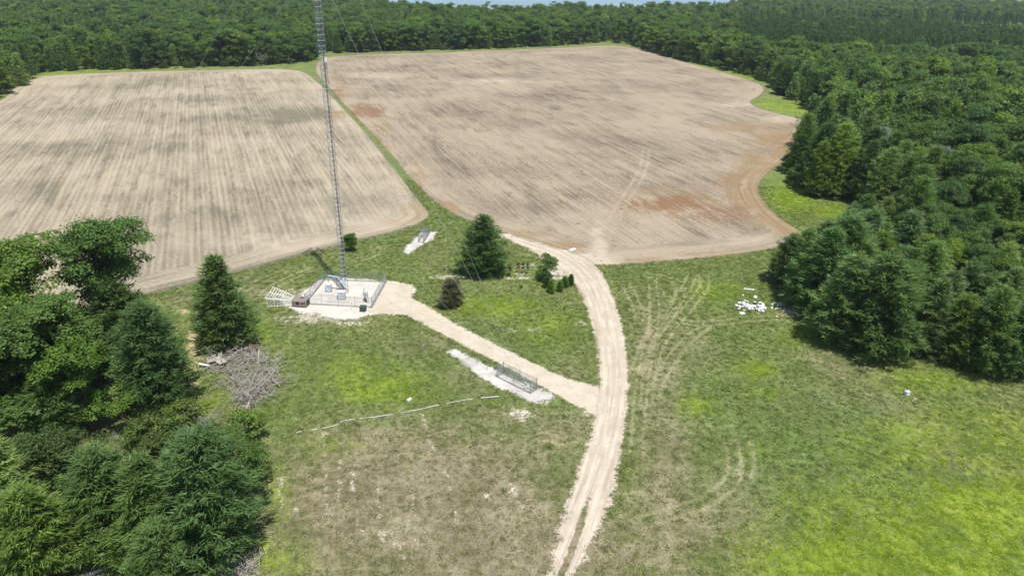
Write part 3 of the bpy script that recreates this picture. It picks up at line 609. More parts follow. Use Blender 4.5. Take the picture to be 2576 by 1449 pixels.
for bx, by, ty, wp, lb in ((400, 1130, 1050, 120, 'low shrub on yellow grass below the broad pine'), (470, 1090, 1015, 110, 'shrub left of the grey bare thicket'), (480, 1180, 1095, 130, 'green shrub behind the biggest lower left pine'),
                           (350, 1110, 1060, 70, 'small shrub left of the low shrub on yellow grass'), (410, 1200, 1110, 110, 'shrub behind the twin big pines'), (640, 1210, 1110, 90, 'shrub at the meadow edge right of the dark leafy tree'), (250, 960, 850, 110, 'shrub under the oaks left of the broad pine'), (560, 1180, 1090, 90, 'shrub under the grey bare thicket')):
    ptree('shrub', BU[0], bx, by, ty, wp, lb, cat='shrub', group='shrubs of the left grove')
ptree('pine_tree', PND[1], 1216, 688, 545, 140, 'large dark pine standing alone on the grass above the driveway')
ptree('juniper', pine(73, 5, 2.6, 1.6, 'juniper', low=.01, taper=.42, big=.62, dense=2.6), 1137, 769, 707, 64, 'brownish green cone shaped juniper between driveway and lone pine', cat='shrub')
ptree('shrub', oak(76, 4, 2.6, 1, 'maple', base=.02, ncl=60, leaf=.11, rc=(1.6, 2.4)), 884, 631, 594, 38, 'round green bush right behind the tower by the field edge', cat='shrub')
ptree('sapling_tree', oak(74, 6, 2.3, 1, 'oak', base=.1, ncl=46, leaf=.14, rc=(1.4, 2.3)), 1375, 706, 642, 58, 'young broadleaf tree on pale gravel right of the lone pine')
for bx, by, ty, wp, lb in ((1386, 737, 706, 18, 'little conifer directly below the young broadleaf tree'), (1408, 733, 708, 16, 'second little conifer right of the one below the young tree'), (1420, 722, 697, 18, 'little conifer third from left near the sandy road'), (1436, 717, 692, 16, 'little conifer nearest to the sandy road'),
                           (1375, 722, 698, 20, 'low conifer tucked under the young broadleaf tree')):
    ptree('small_conifer', SC[bx % 2], bx, by, ty, wp * 1.15, lb, cat='conifer', group='little conifers beside the sandy road')
for bx, by, ty, wp, lb in ((1304, 688, 662, 9, 'leftmost of the three thin saplings right of the lone pine'), (1316, 690, 662, 13, 'middle one of the three thin saplings'), (1327, 689, 664, 9, 'rightmost of the three thin saplings on gravel'), (1283, 695, 665, 22, 'thin bushy sapling touching the lone pine')):
    ptree('sapling', OKs if False else (SAP := globals().get('SAP') or oak(75, 3, 1.0, 1, 'shrub', base=.3, ncl=22, leaf=.09, rc=(1.2, 2.4))), bx, by, ty, wp, lb, cat='sapling', group='thin saplings right of the lone pine')
for bx, by, ty, wp, lb in ((1264, 792 - 93, 690, 9, 'tiny shrub at the foot of the lone pine'), (1312, 677 + 48, 716, 10, 'tiny shrub in grass below the three saplings'), (1420, 779, 770, 8, 'tiny shrub alone in the grass left of the road'), (1210, 628 + 20, 640, 7, 'tiny shrub hidden by the lone pine'), (1118, 639 + 42, 674, 8, 'tiny shrub above the juniper')):
    ptree('small_shrub', BU[1], bx, by, ty, wp, lb, cat='shrub', group='tiny shrubs on the grass island')
for k_, (bx, by, ty, wp, lb) in enumerate(((1984, 712, 588, 115, 'dark pine forming the leftmost tip of the near stand, its shade on the grass'), (2052, 790, 575, 150, 'full feathery pine directly right of the white rubbish heap'), (2050, 690, 552, 130, 'pine at the back of the near stand beside the green grass pocket'),
    (2095, 760, 545, 185, 'tall pale green pine behind the one next to the rubbish heap'), (2105, 858, 640, 150, 'front row pine where the near stand bends to the right'), (2150, 700, 530, 160, 'pale pine on the crest of the near stand'), (2190, 885, 650, 180, 'front row pine with low sweeping limbs left of the small white box'))):
    ptree('pine_tree', (PN + PNL)[k_ % 6] if k_ else PN[2], bx, by, ty, wp, lb, group='pines at the forest edge')
# ---------------------------------------------------------------- forest
FOR = [(2760, 1020), (2560, 962), (2400, 932), (2250, 902), (2120, 856), (2045, 800), (2000, 745), (1990, 715), (2030, 684), (2120, 655), (2240, 610), (2260, 570), (2210, 545), (2150, 515), (2090, 500), (2030, 490), (1998, 468), (1985, 440), (2000, 395), (2040, 350), (2090, 318), (2065, 285), (2010, 262), (1965, 240), (1950, 218), (1905, 196), (1850, 184), (1790, 168), (1720, 154), (1660, 138), (1600, 118), (1530, 106), (1400, 117), (1200, 125), (1000, 130), (850, 135), (806, 132), (795, 147), (780, 158), (640, 167), (400, 173), (200, 179), (95, 187), (60, 215), (20, 240), (-60, 262), (-300, 300)]
fp = GP(FOR)
fpoly = np.vstack([fp, [[-700, 330], [-1700, 1000], [-1900, 1900], [1900, 1900], [1900, 400], [400, 60]]])
lake = np.array([G(1000, 20), G(1020, 40), [-30, 905], [120, 940], G(1380, 14), G(1560, 4), [900, 2600], [1500, 5000], [-1400, 5000], [-420, 2000]])
lake = np.array([[-220, 1130], [-140, 950], [-100, 885], [-35, 875], [30, 935], [150, 1010], [290, 1110], [450, 1500], [900, 2600], [1500, 5000], [-1400, 5000], [-420, 1900], [-260, 1350]])
pts = []
def scatter(d0, d1, sp):
    n_ = int(2 * d1 / sp); gx = (np.arange(-n_, n_) + .5) * sp * .68; gy = np.arange(max(0, d0 - 5), d1, sp)
    gx = gx[np.abs(gx) < d1 * .85 + 60]
    X, Y = np.meshgrid(gx, gy); P = np.stack([X.ravel(), Y.ravel()], 1) * np.array([1.47, 1]) if False else np.stack([X.ravel() / .68 * .98, Y.ravel()], 1)
    P += rng.uniform(-.42, .42, P.shape) * sp
    d = np.hypot(P[:, 0], P[:, 1]); P = P[(d >= d0) & (d < d1)]
    P = P[(np.abs(P[:, 0]) < P[:, 1] * .76 + 30)]
    P = P[inside(P, fpoly)]
    return P[~(inside(P, lake) | (seg_dist(P, lake) < 12) & (P[:, 1] > 1000))]
PA = np.vstack([scatter(60, 260, 5.6), scatter(260, 600, 6.4), scatter(600, 1000, 7.6), scatter(1000, 1800, 10.5)])
ed = seg_dist(PA, fp, False)
dist = np.hypot(PA[:, 0], PA[:, 1])
px, py, dep = projn(np.column_stack([PA, np.full(len(PA), 8.)]))
# a slow random field decides the mix of kinds
def slow(P, s, sd_):
    r = np.random.default_rng(sd_); v = np.zeros(len(P))
    for i in range(6):
        a = r.uniform(0, 6.28); f = s * r.uniform(.6, 1.8); v += np.sin((P[:, 0] * math.cos(a) + P[:, 1] * math.sin(a)) * f + r.uniform(0, 6.28))
    return v / 6
pr = 0.34 + slow(PA, .05, 3) * .7
pr = np.where((ed < 45) & (px < 1650), pr + .42, pr)
pr = np.where((px > 1700) & (dist < 330), .16 + slow(PA, .06, 5) * .35, pr)
pr = np.where((ed < 14) & (dist < 260), .02, pr)
plant = (px > 1850) & (py > 45) & (py < 150) & (ed > 30)
pr = np.where(plant, .03, pr)
pr = np.where(blob(PA, 2480, 470, 120, 120) > 0, .75, pr)
isb = rng.uniform(0, 1, len(PA)) < pr
hh = np.where(isb, rng.normal(15.8, 3.0, len(PA)), rng.normal(16, 2.2, len(PA)))
hh = np.where(plant, rng.normal(12.5, .6, len(PA)), hh)
hh = np.where((dist < 165) & (py > 430), rng.normal(13.2, 1.2, len(PA)), hh)
hh = np.clip(hh, 9, 21)
vis = (px > -80) & (px < 2660) & (py > -60) & (py < 1500)
score = np.where(vis, dist, 1e9)
# largest 300 of each kind become trees of their own
indiv = np.zeros(len(PA), bool)
for kd in (True, False):
    ids = np.where(isb == kd)[0]; ids = ids[np.argsort(score[ids] + np.minimum(ed[ids], 60) * 2.0)][:290]; indiv[ids] = True
LAB = {'near': ('dense stand of pines right of the meadow', 'the dense stand right of the meadow and trash heap'),
       'mid': ('forest along the right side of the brown field', 'the forest right of the bigger brown field'),
       'far': ('forest behind the far field edges', 'the forest wall beyond the far field edges')}
special = {}
def nearest(bx, by, kd=None):
    c = G(bx, by); ids = np.where(indiv)[0]; ids = [i for i in ids if i not in special]
    return ids[int(np.argmin([np.hypot(*(PA[i] - c)) for i in ids]))]
for bx, by, mat_, lb in (
                         (2250, 900, 0, 'front row pine at the middle of the near stand'), (2400, 930, 0, 'front row pine above the small white box in the meadow'), (2540, 955, 0, 'front row pine at the right picture edge'),
                         (1998, 470, 0, 'dark pine at the corner of the green grass pocket by the brown field'), (2075, 320, 0, 'pine where the brown field narrows against the right forest'), (1960, 235, 0, 'pine above the small grass notch right of the brown field'),
                         (2300, 470, 3, 'silvery grey leaved tree inside the right forest'), (2330, 520, 3, 'second silvery tree in front of the first one in the right forest'), (2200, 455, 3, 'small silvery tree behind the dark corner pine')):
    special[nearest(bx, by)] = (mat_, lb)
for i in np.where(indiv)[0]:
    zone = 'near' if dist[i] < 165 and py[i] > 430 else 'mid' if px[i] > 1650 and py[i] > 140 else 'far'
    h = hh[i]; far_ = dist[i] > 240
    if i in special:
        q, lb = special[i]
        if q == 3: tree('silver_tree', SV[0], PA[i], h + 1, lb); continue
        tree('pine_tree', PND[0] if dist[i] > 150 else PN[i % 3], PA[i], h, lb, group='pines at the forest edge', wf=1.25); continue
    if isb[i]:
        P_ = (LO if far_ else OK + [MP[0]])[int(rng.integers(0, 4 if far_ else 4))]
        tree('broadleaf_tree', P_, PA[i], h, f'round crowned broadleaf tree in {LAB[zone][1]}', group='broadleaf trees of the ' + LAB[zone][0])
    else:
        if far_: P_ = LP[int(rng.integers(0, 4))] if not plant[i] else LP[2]
        elif zone == 'near': P_ = (PN + PNL + PNL)[int(rng.integers(0, 8))]
        else: P_ = (PN + PND + PNL)[int(rng.integers(0, 8))]
        tree('pine_tree', P_, PA[i], h, wf=1.25 if zone == 'near' else 1.12, label=f'tall green pine in {LAB[zone][1]}', group='pines of the ' + LAB[zone][0])
def spread(name, XY, meshes, turn, size, idx):
    coll = bpy.data.collections.new(name + '_kinds')
    for j, m_ in enumerate(meshes): coll.objects.link(bpy.data.objects.new(f'{name}_{j}', m_))
    me = bpy.data.meshes.new(name); me.vertices.add(len(XY))
    me.vertices.foreach_set('co', np.column_stack([XY, np.zeros(len(XY))]).astype(np.float32).ravel())
    for nm, ty, ar in (('turn', 'FLOAT', turn), ('size', 'FLOAT', size), ('which', 'INT', idx)):
        a = me.attributes.new(nm, ty, 'POINT'); a.data.foreach_set('value', ar.astype(np.float32 if ty == 'FLOAT' else np.int32))
    me.update(); o = add(name, me)
    gt = bpy.data.node_groups.new(name, 'GeometryNodeTree')
    gt.interface.new_socket('Geometry', in_out='INPUT', socket_type='NodeSocketGeometry'); gt.interface.new_socket('Geometry', in_out='OUTPUT', socket_type='NodeSocketGeometry')
    N = gt.nodes; L = gt.links; gi = N.new('NodeGroupInput'); go = N.new('NodeGroupOutput')
    ci = N.new('GeometryNodeCollectionInfo'); ci.inputs['Collection'].default_value = coll; ci.inputs['Separate Children'].default_value = True; ci.inputs['Reset Children'].default_value = True
    ip = N.new('GeometryNodeInstanceOnPoints'); ip.inputs['Pick Instance'].default_value = True
    def na(nm, ty): q = N.new('GeometryNodeInputNamedAttribute'); q.data_type = ty; q.inputs[0].default_value = nm; return q.outputs[0]
    cx = N.new('ShaderNodeCombineXYZ'); L.new(na('turn', 'FLOAT'), cx.inputs[2])
    er = N.new('FunctionNodeEulerToRotation'); L.new(cx.outputs[0], er.inputs[0])
    L.new(gi.outputs[0], ip.inputs['Points']); L.new(ci.outputs[0], ip.inputs['Instance']); L.new(na('which', 'INT'), ip.inputs['Instance Index'])
    L.new(er.outputs[0], ip.inputs['Rotation']); L.new(na('size', 'FLOAT'), ip.inputs['Scale']); L.new(ip.outputs[0], go.inputs[0])
    md = o.modifiers.new('spread', 'NODES'); md.node_group = gt
    return o
def mass(name, sel, protos, idx):
    """everything beyond the nearest trees: one object that spreads whole trees over its points"""
    ids = np.where(sel)[0]; ms = []
    for j, p in enumerate(protos):
        me = bpy.data.meshes.new(f'{name}_{j}'); V = [tuple(v) for v in p['V']]; n = len(V); F = [tuple(f) for f in p['F']]
        me.from_pydata(V + p['mb'].v, [], F + [tuple(n + q for q in f) for f in p['mb'].f]); me.materials.append(p['mat']); me.materials.append(M['bark'])
        me.polygons.foreach_set('material_index', np.array([0] * len(F) + [1] * len(p['mb'].f), dtype=np.int32)); me.update(); ms.append(me)
    return spread(name, PA[ids], ms, rng.uniform(0, 6.28, len(ids)), hh[ids] / 15.5, idx[ids])
widx = np.where(plant, 2, rng.integers(0, 4, len(PA))); widx = np.where((widx == 2) & ~plant & (rng.uniform(size=len(PA)) < .6), 0, widx)
m1 = mass('pine_forest', ~isb & ~indiv, LP, widx); tag(m1, 'dark green pine forest stretching to the lake behind the fields', 'forest', kind='stuff')
widx2 = rng.choice([0, 1, 3, 2], len(PA), p=[.3, .3, .22, .18])
m2 = mass('broadleaf_forest', isb & ~indiv, LO, widx2); tag(m2, 'broadleaf trees mixed through the forest behind the fields', 'forest', kind='stuff')
# undergrowth along the forest edge
ub = []
for i in range(len(fp) - 1):
    a, b = fp[i], fp[i + 1]; L_ = np.hypot(*(b - a))
    if L_ > 400: continue
    for s_ in np.arange(0, L_, 5.0):
        p = a + (b - a) * s_ / L_ + rng.normal(0, 1.2, 2)
        if np.hypot(*p) > 190 and rng.uniform() < .75: ub.append(p)
for p in ub[:150]:
    tree('undergrowth_shrub', BU[int(rng.integers(0, 2))], p, rng.uniform(2.2, 5), 'low leafy shrub growing at the foot of the forest edge', cat='shrub', group='shrubs along the forest edge')
for bx, by, ty, lb in ((664, 166, 118, 'leafless grey dead tree standing at the far edge of the left field'), (1478, 127, 100, 'pale leafless dead tree at the far edge of the bigger field'), (600, 140, 60, 'bare dead snag rising over the far forest left of the tower')):
    o = empty('dead_tree', (*G(bx, by), 0), label=lb, cat='dead tree'); add('branches', dead(int(bx), height_at(bx, by, ty), .6, 'dead', .012, 4), o)
# grass tufts and weeds standing on the meadow
tm = []
for sd_, mt_ in ((1, 'tuft'), (2, 'tuft'), (3, 'tuft_dry'), (4, 'tuft_dark'), (5, 'tuft_lime')):
    r = np.random.default_rng(900 + sd_); n_ = 26; C_ = np.column_stack([r.normal(0, .16, n_), r.normal(0, .16, n_), np.zeros(n_)]); D_ = r.normal(0, .5, (n_, 3)) + np.array([0, 0, .7])
    D_[:, 2] = np.abs(D_[:, 2]); D_ /= np.linalg.norm(D_, axis=1)[:, None]; L_ = r.uniform(.07, .22, (n_, 1)); sdv = np.cross(D_, r.normal(0, .6, D_.shape) + np.array([0, 0, 1.])); sdv /= np.linalg.norm(sdv, axis=1)[:, None]
    V = np.stack([C_ - sdv * .035, C_ + sdv * .035, C_ + D_ * L_], 1).reshape(-1, 3); tm.append(np_mesh('tuft_%d' % sd_, V, np.arange(n_ * 3).reshape(-1, 3), [M[mt_]]))
r = np.random.default_rng(12); c_ = np.column_stack([r.uniform(-88, 118, 230000), r.uniform(46, 200, 230000)])
qx, qy, _ = projn(np.column_stack([c_, np.zeros(len(c_))])); c_ = c_[(qx > -60) & (qx < 2640) & (qy < 1560)]
for pl_ in (rp, GP(DR), GP(YD), GP(ST[0]), GP(ST[1]), GP(FL), GP(FR)): c_ = c_[sdist(c_, pl_) < .25]
pa = paint(c_); ok_ = (r.uniform(size=len(c_)) > 1.1 * np.maximum.reduce([pa['bare'], pa['straw'], pa['track'] * .9, pa['soil'] * .6]) + .25 * pa['dry'])
c_ = c_[ok_][:72000]; pa = {k_: v_[ok_][:72000] for k_, v_ in pa.items()}
u_ = r.uniform(size=len(c_)); wh = r.integers(0, 2, len(c_)); wh = np.where(u_ < .1 + pa['dry'] * .6, 2, wh); wh = np.where(u_ > .95, 3, wh); wh = np.where((pa['lush'] * 1.3 > r.uniform(size=len(c_))), 4, wh)
tag(spread('grass', c_, tm, r.uniform(0, 6.28, len(c_)), r.uniform(.5, 1.4, len(c_)), wh), 'short rough grass growing over the meadow around the road', 'grass', kind='stuff')
# ---------------------------------------------------------------- lake
kw = NT('lake_water'); P_ = kw.pos()
bw = kw.n('BsdfPrincipled', {'Base Color': kw.mix(kw.noise(P_, .004, 3), (0.16, 0.27, 0.36), (0.3, 0.42, 0.5)), 'Roughness': .25, 'Specular IOR Level': .5, 'Normal': kw.n('Bump', {'Height': kw.noise(P_, .3, 3), 'Strength': .3, 'Distance': .3}).outputs[0]})
M['water'] = kw.fin(bw.outputs[0])
o = add('lake_water', np_mesh('lake_water', np.column_stack([lake, np.full(len(lake), .02)]), np.arange(len(lake)).reshape(1, -1), [M['water']])); o['kind'] = 'structure'
mb = MB(); mb.tube([(-320, 1330, .2), (-100, 1290, .3), (150, 1300, .3), (330, 1345, .2)], 3.0, 6); o = mb.build('causeway', plain('causeway_grass', (.2, .22, .12), .9)); o['kind'] = 'structure'; o.scale = (1, 1, .4)
# ---------------------------------------------------------------- tower
TX, TY = G(869.4, 735); TH = 72.5; FW = 1.1
tw = empty('guyed_tower', (TX, TY, 0), R(12), label='tall grey lattice radio tower with guy wires rising from the fenced gravel yard', cat='tower')
rr_ = FW / math.sqrt(3); LG = [(rr_ * math.cos(R(90 + 120 * i)), rr_ * math.sin(R(90 + 120 * i))) for i in range(3)]
MB().tube([(0, 0, 0), (0, 0, .35)], .75, 12).build('foundation', M['conc'], tw)
for x, y in LG:
    m = MB(); m.tube([(x, y, .35), (x, y, TH)], .042, 6)
    for k in range(1, 12): m.tube([(x, y, k * 6.1 - .04), (x, y, k * 6.1 + .06)], .1, 6)
    m.build('leg', M['galvd'], tw)
br_ = MB(); hz = MB(); st = .87; z = .6; k = 0
while z < TH:
    for i in range(3):
        a, b = LG[i], LG[(i + 1) % 3]
        hz.tube([(*a, z), (*b, z)], .022, 4, False)
        (br_.tube([(*a, z), (*b, min(z + st, TH))], .017, 4, False) if k % 2 else br_.tube([(*b, z), (*a, min(z + st, TH))], .017, 4, False))
        if z > 38 or z < 12: br_.tube([(*b, z), (*a, min(z + st, TH))], .017, 4, False) if k % 2 else br_.tube([(*a, z), (*b, min(z + st, TH))], .017, 4, False)
    z += st; k += 1
n_ = len(br_.v); br_.v += hz.v; br_.f += [tuple(n_ + q for q in f) for f in hz.f]; br_.build('lattice_bracing', M['galvd'], tw)
m = MB()
for i in range(4): m.tube([(.1 + .06 * i, -.1, 2.6), (.1 + .06 * i, -.1, TH - 1)], .02, 5)
m.build('coax_cables', M['coax'], tw)
m = MB(); m.tube([(-.32, .05, .5), (-.32, .05, TH)], .014, 4); m.tube([(-.32, -.3, .5), (-.32, -.3, TH)], .014, 4)
for z in np.arange(.6, TH, .35): m.tube([(-.32, .05, z), (-.32, -.3, z)], .01, 4)
m.build('ladder', M['galv'], tw)
o = MB().box((.45, -.62, 43.6), (.42, .32, .75)).build('radio_box', M['white'], tw, bevel=.03)
m = MB()
for i in range(3):
    an = R(30 + 120 * i); c, s = math.cos(an), math.sin(an); px_, py_ = -s, c
    for zz in (TH - 2.4, TH - .8): m.tube([(c * .5, s * .5, zz), (c * 1.5, s * 1.5, zz)], .05, 5); m.tube([(c * 1.5 - px_ * 1.7, s * 1.5 - py_ * 1.7, zz), (c * 1.5 + px_ * 1.7, s * 1.5 + py_ * 1.7, zz)], .05, 5)
m.build('antenna_mount', M['galv'], tw)
for i in range(3):
    an = R(30 + 120 * i); c, s = math.cos(an), math.sin(an); px_, py_ = -s, c
    for q in (-1.5, -.5, .5, 1.5): MB().box((c * 1.65 + px_ * q, s * 1.65 + py_ * q, TH - 1.6), (.2, .38, 2.4), an).build('panel_antenna', M['white'], tw)
m = MB(); m.tube([(0, 0, TH), (0, 0, TH + 2.4)], .04, 5); m.build('lightning_rod', M['galv'], tw)
AN = {'a': G(1068, 592), 'b': G(1322, 975), 'c': G(170, 775)}
rotm = Matrix.Rotation(-R(12), 3, 'Z')
for kk, xy in AN.items():
    for hh_ in (19.5, 39, 58, 71):
        a = rotm @ Vector((xy[0] - TX, xy[1] - TY, 1.0)); b = Vector((a.x * .012, a.y * .012, hh_)); pts_ = []
        for i in range(17):
            t = i / 16; p = a.lerp(b, t); p.z -= 4 * t * (1 - t) * .012 * (a - b).length; pts_.append(p)
        MB().tube(pts_, .016, 4).build('guy_wire', M['wire'], tw)
# ---------------------------------------------------------------- fences
def chain(m, p, q, h, sp=.1, r_=.0045, z0=.06):
    p = np.array(p); q = np.array(q); L_ = np.hypot(*(q - p)); u = (q - p) / L_; hh_ = h - z0
    s = -hh_
    while s < L_:
        for sg in (1, -1):
            a0, a1 = (s, s + hh_)
            t0, t1 = max(a0, 0), min(a1, L_)
            if t1 <= t0: continue
            z0_ = (t0 - a0) if sg > 0 else hh_ - (t0 - a0); z1_ = (t1 - a0) if sg > 0 else hh_ - (t1 - a0)
            m.tube([(*(p + u * t0), z0 + z0_), (*(p + u * t1), z0 + z1_)], r_, 3, False)
        s += sp
def fence(name, corners, closed, h, spans, label, post=.04, midrail=True):
    cs = [np.array(c) for c in corners]; o0 = cs[0]; root = empty(name, (*o0, 0), label=label, cat='fence')
    loc = [c - o0 for c in cs]; n = len(loc) if closed else len(loc) - 1; ms = MB(); rl_ = MB()
    for i in range(n):
        p, q = loc[i], loc[(i + 1) % len(loc)]
        rl_.tube([(*p, h - .03), (*q, h - .03)], .026, 6); rl_.tube([(*p, .09), (*q, .09)], .016, 5)
        if midrail: # corner bracing in the first and last bay
            for t0, t1 in ((0, 1 / spans[i]), (1 - 1 / spans[i], 1)): rl_.tube([(*(p + (q - p) * t0), h * .55), (*(p + (q - p) * t1), h * .55)], .02, 5)
        chain(ms, p, q, h)
        for j in range(spans[i]):
            c = p + (q - p) * j / spans[i]; MB().tube([(*c, 0), (*c, h + (.22 if j == 0 else .12))], post * (1.35 if j == 0 else .85), 7).build('post', M['galv'], root)
    if not closed: c = loc[-1]; MB().tube([(*c, 0), (*c, h + .15)], post * 1.35, 7).build('post', M['galv'], root)
    rl_.build('rails', M['galv'], root); ms.build('chain_link_mesh', M['galv'], root); return root
FLc, FRc, BRc, BLc = G(769, 766), G(936, 775), G(972, 711), G(818, 705)
fence('chain_link_fence', [FLc, FRc, BRc, BLc], True, 2.1, [4, 4, 4, 4], 'square grey chain link fence enclosing the gravel yard at the tower foot')
b0, b1 = G(1250, 949), G(1334, 991); dv = (b1 - b0); dv = np.array([-dv[1], dv[0]]) / np.hypot(*dv)
if dv[1] < 0: dv = -dv
fence('chain_link_fence', [b1, b0, b0 + dv * 1.5, b1 + dv * 1.5], True, 2.0, [2, 1, 2, 1], 'narrow chain link cage over the guy anchor beside the driveway', midrail=False)
a0, a1 = G(1053, 610), G(1069, 587)
fence('chain_link_fence', [a0, a1, G(1081, 588), G(1066, 612)], True, 1.9, [2, 1, 2, 1], 'small chain link cage over the far guy anchor near the field corner', midrail=False)
for (cx, cy), lb in (((1325, 975), 'steel guy anchor inside the cage beside the driveway'), ((1070, 592), 'steel guy anchor inside the small far cage')):
    xy = G(cx, cy); t = empty('guy_anchor', (*xy, 0), label=lb, cat='anchor')
    MB().box((0, 0, .15), (.9, .9, .3)).build('block', M['conc'], t); MB().tube([(0, 0, .3), (-.5, .35, 1.0)], .05, 6).build('anchor_rod', M['galvd'], t)
for (cx, cy), lb in (((1179, 904), 'leftmost thin grey stake on the gravel strip beside the driveway'), ((1202, 917), 'middle thin grey stake on the gravel strip beside the driveway'), ((1226, 930), 'thin grey stake nearest the driveway cage'),
                     ((1019, 622), 'leftmost thin stake on the far gravel strip'), ((1031, 615), 'middle thin stake on the far gravel strip'), ((1043, 606), 'thin stake nearest the small far cage')):
    xy = G(cx, cy); t = empty('marker_stake', (*xy, 0), label=lb, cat='stake', group='thin stakes on the gravel strips'); m = MB(); m.tube([(0, 0, 0), (0, 0, 1.65)], .028, 6); m.box((0, 0, 1.66), (.09, .09, .06)); m.build('stake_pole', M['galvd'], t)
# ---------------------------------------------------------------- equipment in the yard
def pad(px_, py_, sx, sy, rz, lb):
    xy = G(px_, py_); o = MB().box((0, 0, 0), (sx, sy, .16)).build('concrete_pad', M['conc'], bevel=.02); o.location = (*xy, .07); o.rotation_euler = (0, 0, rz); tag(o, lb, 'concrete pad')
RZ = R(-4)
pad(852, 755, 4.3, 2.2, RZ, 'concrete pad under the front equipment cabinet'); pad(826, 734, 3.2, 3.0, RZ, 'concrete pad under the back left equipment cabinet')
def cabinet(px_, py_, w_, d_, h_, lb):
    xy = G(px_, py_); t = empty('equipment_cabinet', (*xy, .15), RZ, label=lb, cat='cabinet')
    MB().box((0, 0, h_ / 2 + .1), (w_, d_, h_)).build('body', M['cab'], t, bevel=.02)
    MB().box((0, 0, h_ + .14), (w_ + .1, d_ + .1, .07)).build('roof', M['white'], t, bevel=.02)
    MB().box((0, 0, .05), (w_ * .9, d_ * .9, .1)).build('plinth', M['galvd'], t)
    dd = MB().box((0, -d_ / 2 - .02, h_ / 2 + .1), (w_ * .84, .035, h_ * .86)).build('door', M['cab'], t, bevel=.008); MB().box((w_ * .3, -d_ / 2 - .05, h_ / 2 + .1), (.04, .03, .18)).build('handle', M['black'], dd)
    MB().box((w_ * .12, -d_ / 2 - .045, h_ * .82), (.4, .02, .16)).build('vent', M['galvd'], t)
    m = MB()
    for s in (-1, 1): m.tube([(s * (w_ / 2 + .12), .1, h_ * .8), (s * (w_ / 2 + .16), -.1, h_ * .4), (s * (w_ / 2 + .1), -.35, .05)], .035, 6)
    m.build('conduits', M['coax'], t, True)
cabinet(860, 754, 1.35, .9, 1.5, 'pale grey equipment cabinet in front of the tower foot')
cabinet(828, 735, 1.05, .8, 1.5, 'pale grey equipment cabinet left of the tower foot')
xy = G(922, 760); t = empty('meter_rack', (*xy, 0), R(-50), label='meter rack with stacked pale boxes near the right yard fence', cat='meter rack')
for s in (-.75, .75): MB().tube([(s, 0, 0), (s, 0, 2.5)], .05, 6).build('post', M['galvd'], t)
m = MB()
for z_ in (.8, 1.5, 2.2): m.tube([(-.85, 0, z_), (.85, 0, z_)], .03, 5)
m.build('crossbars', M['galvd'], t)
MB().box((-.35, -.16, 1.65), (.6, .28, 1.0)).build('meter_box', M['cab'], t, bevel=.02); MB().box((.4, -.14, 1.9), (.5, .25, .7)).build('breaker_box', M['cab'], t, bevel=.02)
MB().box((.35, -.13, 1.1), (.4, .22, .5)).build('switch_box', M['white'], t, bevel=.02); MB().box((-.2, -.1, .45), (.8, .3, .6)).build('junction_box', M['black'], t, bevel=.02)
MB().tube([(-.35, -.1, 2.1), (-.35, -.1, 2.9)], .04, 6).build('mast', M['teal'], t)
# ice bridge from the cabinets to the tower
bx0 = G(828, 727); t = empty('ice_bridge', (TX, TY, 0), label='galvanized ice bridge carrying cables from the cabinets to the tower', cat='ice bridge')
e1 = np.array(bx0) - (TX, TY); e2 = np.array(G(861, 748)) - (TX, TY)
for e, wd_ in ((e1, .55), (e2, .6)):
    L_ = float(np.hypot(*e)); an = math.atan2(e[1], e[0]); md_ = e / 2
    MB().box((md_[0] + math.cos(an) * .15, md_[1] + math.sin(an) * .15, 2.95 if wd_ < .58 else 2.98), (L_ - .5, wd_, .045), an).build('grating', M['teal'], t)
    m = MB(); m.tube([(math.cos(an) * .4, math.sin(an) * .4, 2.75), (e[0] * .98, e[1] * .98, 2.75)], .05, 5); m.build('cable_run', M['coax'], t)
for e in (e1, e2, e1 * .5):
    m = MB(); m.tube([(e[0], e[1], 0), (e[0], e[1], 2.9)], .05, 7); m.build('post', M['galvd'], t)
xy = G(914, 783); t = empty('transformer_box', (*xy, 0), R(-6), label='dark green utility box on the gravel outside the front fence', cat='utility box')
MB().box((0, 0, .05), (1.35, 1.15, .1)).build('pad', M['conc'], t); MB().box((0, 0, .5), (1.1, .95, .8)).build('body', M['green'], t, bevel=.03)
v = MB(); v.v = [(-.58, -.5, .9), (.58, -.5, .9), (.58, .5, 1.02), (-.58, .5, 1.02), (-.58, -.5, .96), (.58, -.5, .96), (.58, .5, 1.08), (-.58, .5, 1.08)]; v.f = [(3, 2, 1, 0), (4, 5, 6, 7), (0, 1, 5, 4), (1, 2, 6, 5), (2, 3, 7, 6), (3, 0, 4, 7)]; v.build('lid', M['green'], t)
xy = G(885.5, 779); t = empty('marker_post', (*xy, 0), label='slim white utility marker post on gravel outside the front fence', cat='marker post')
MB().tube([(0, 0, 0), (0, 0, 1.0)], .05, 8).build('post', M['white'], t); MB().tube([(0, 0, 1.0), (0, 0, 1.45)], .055, 8).build('cap', M['galvd'], t)
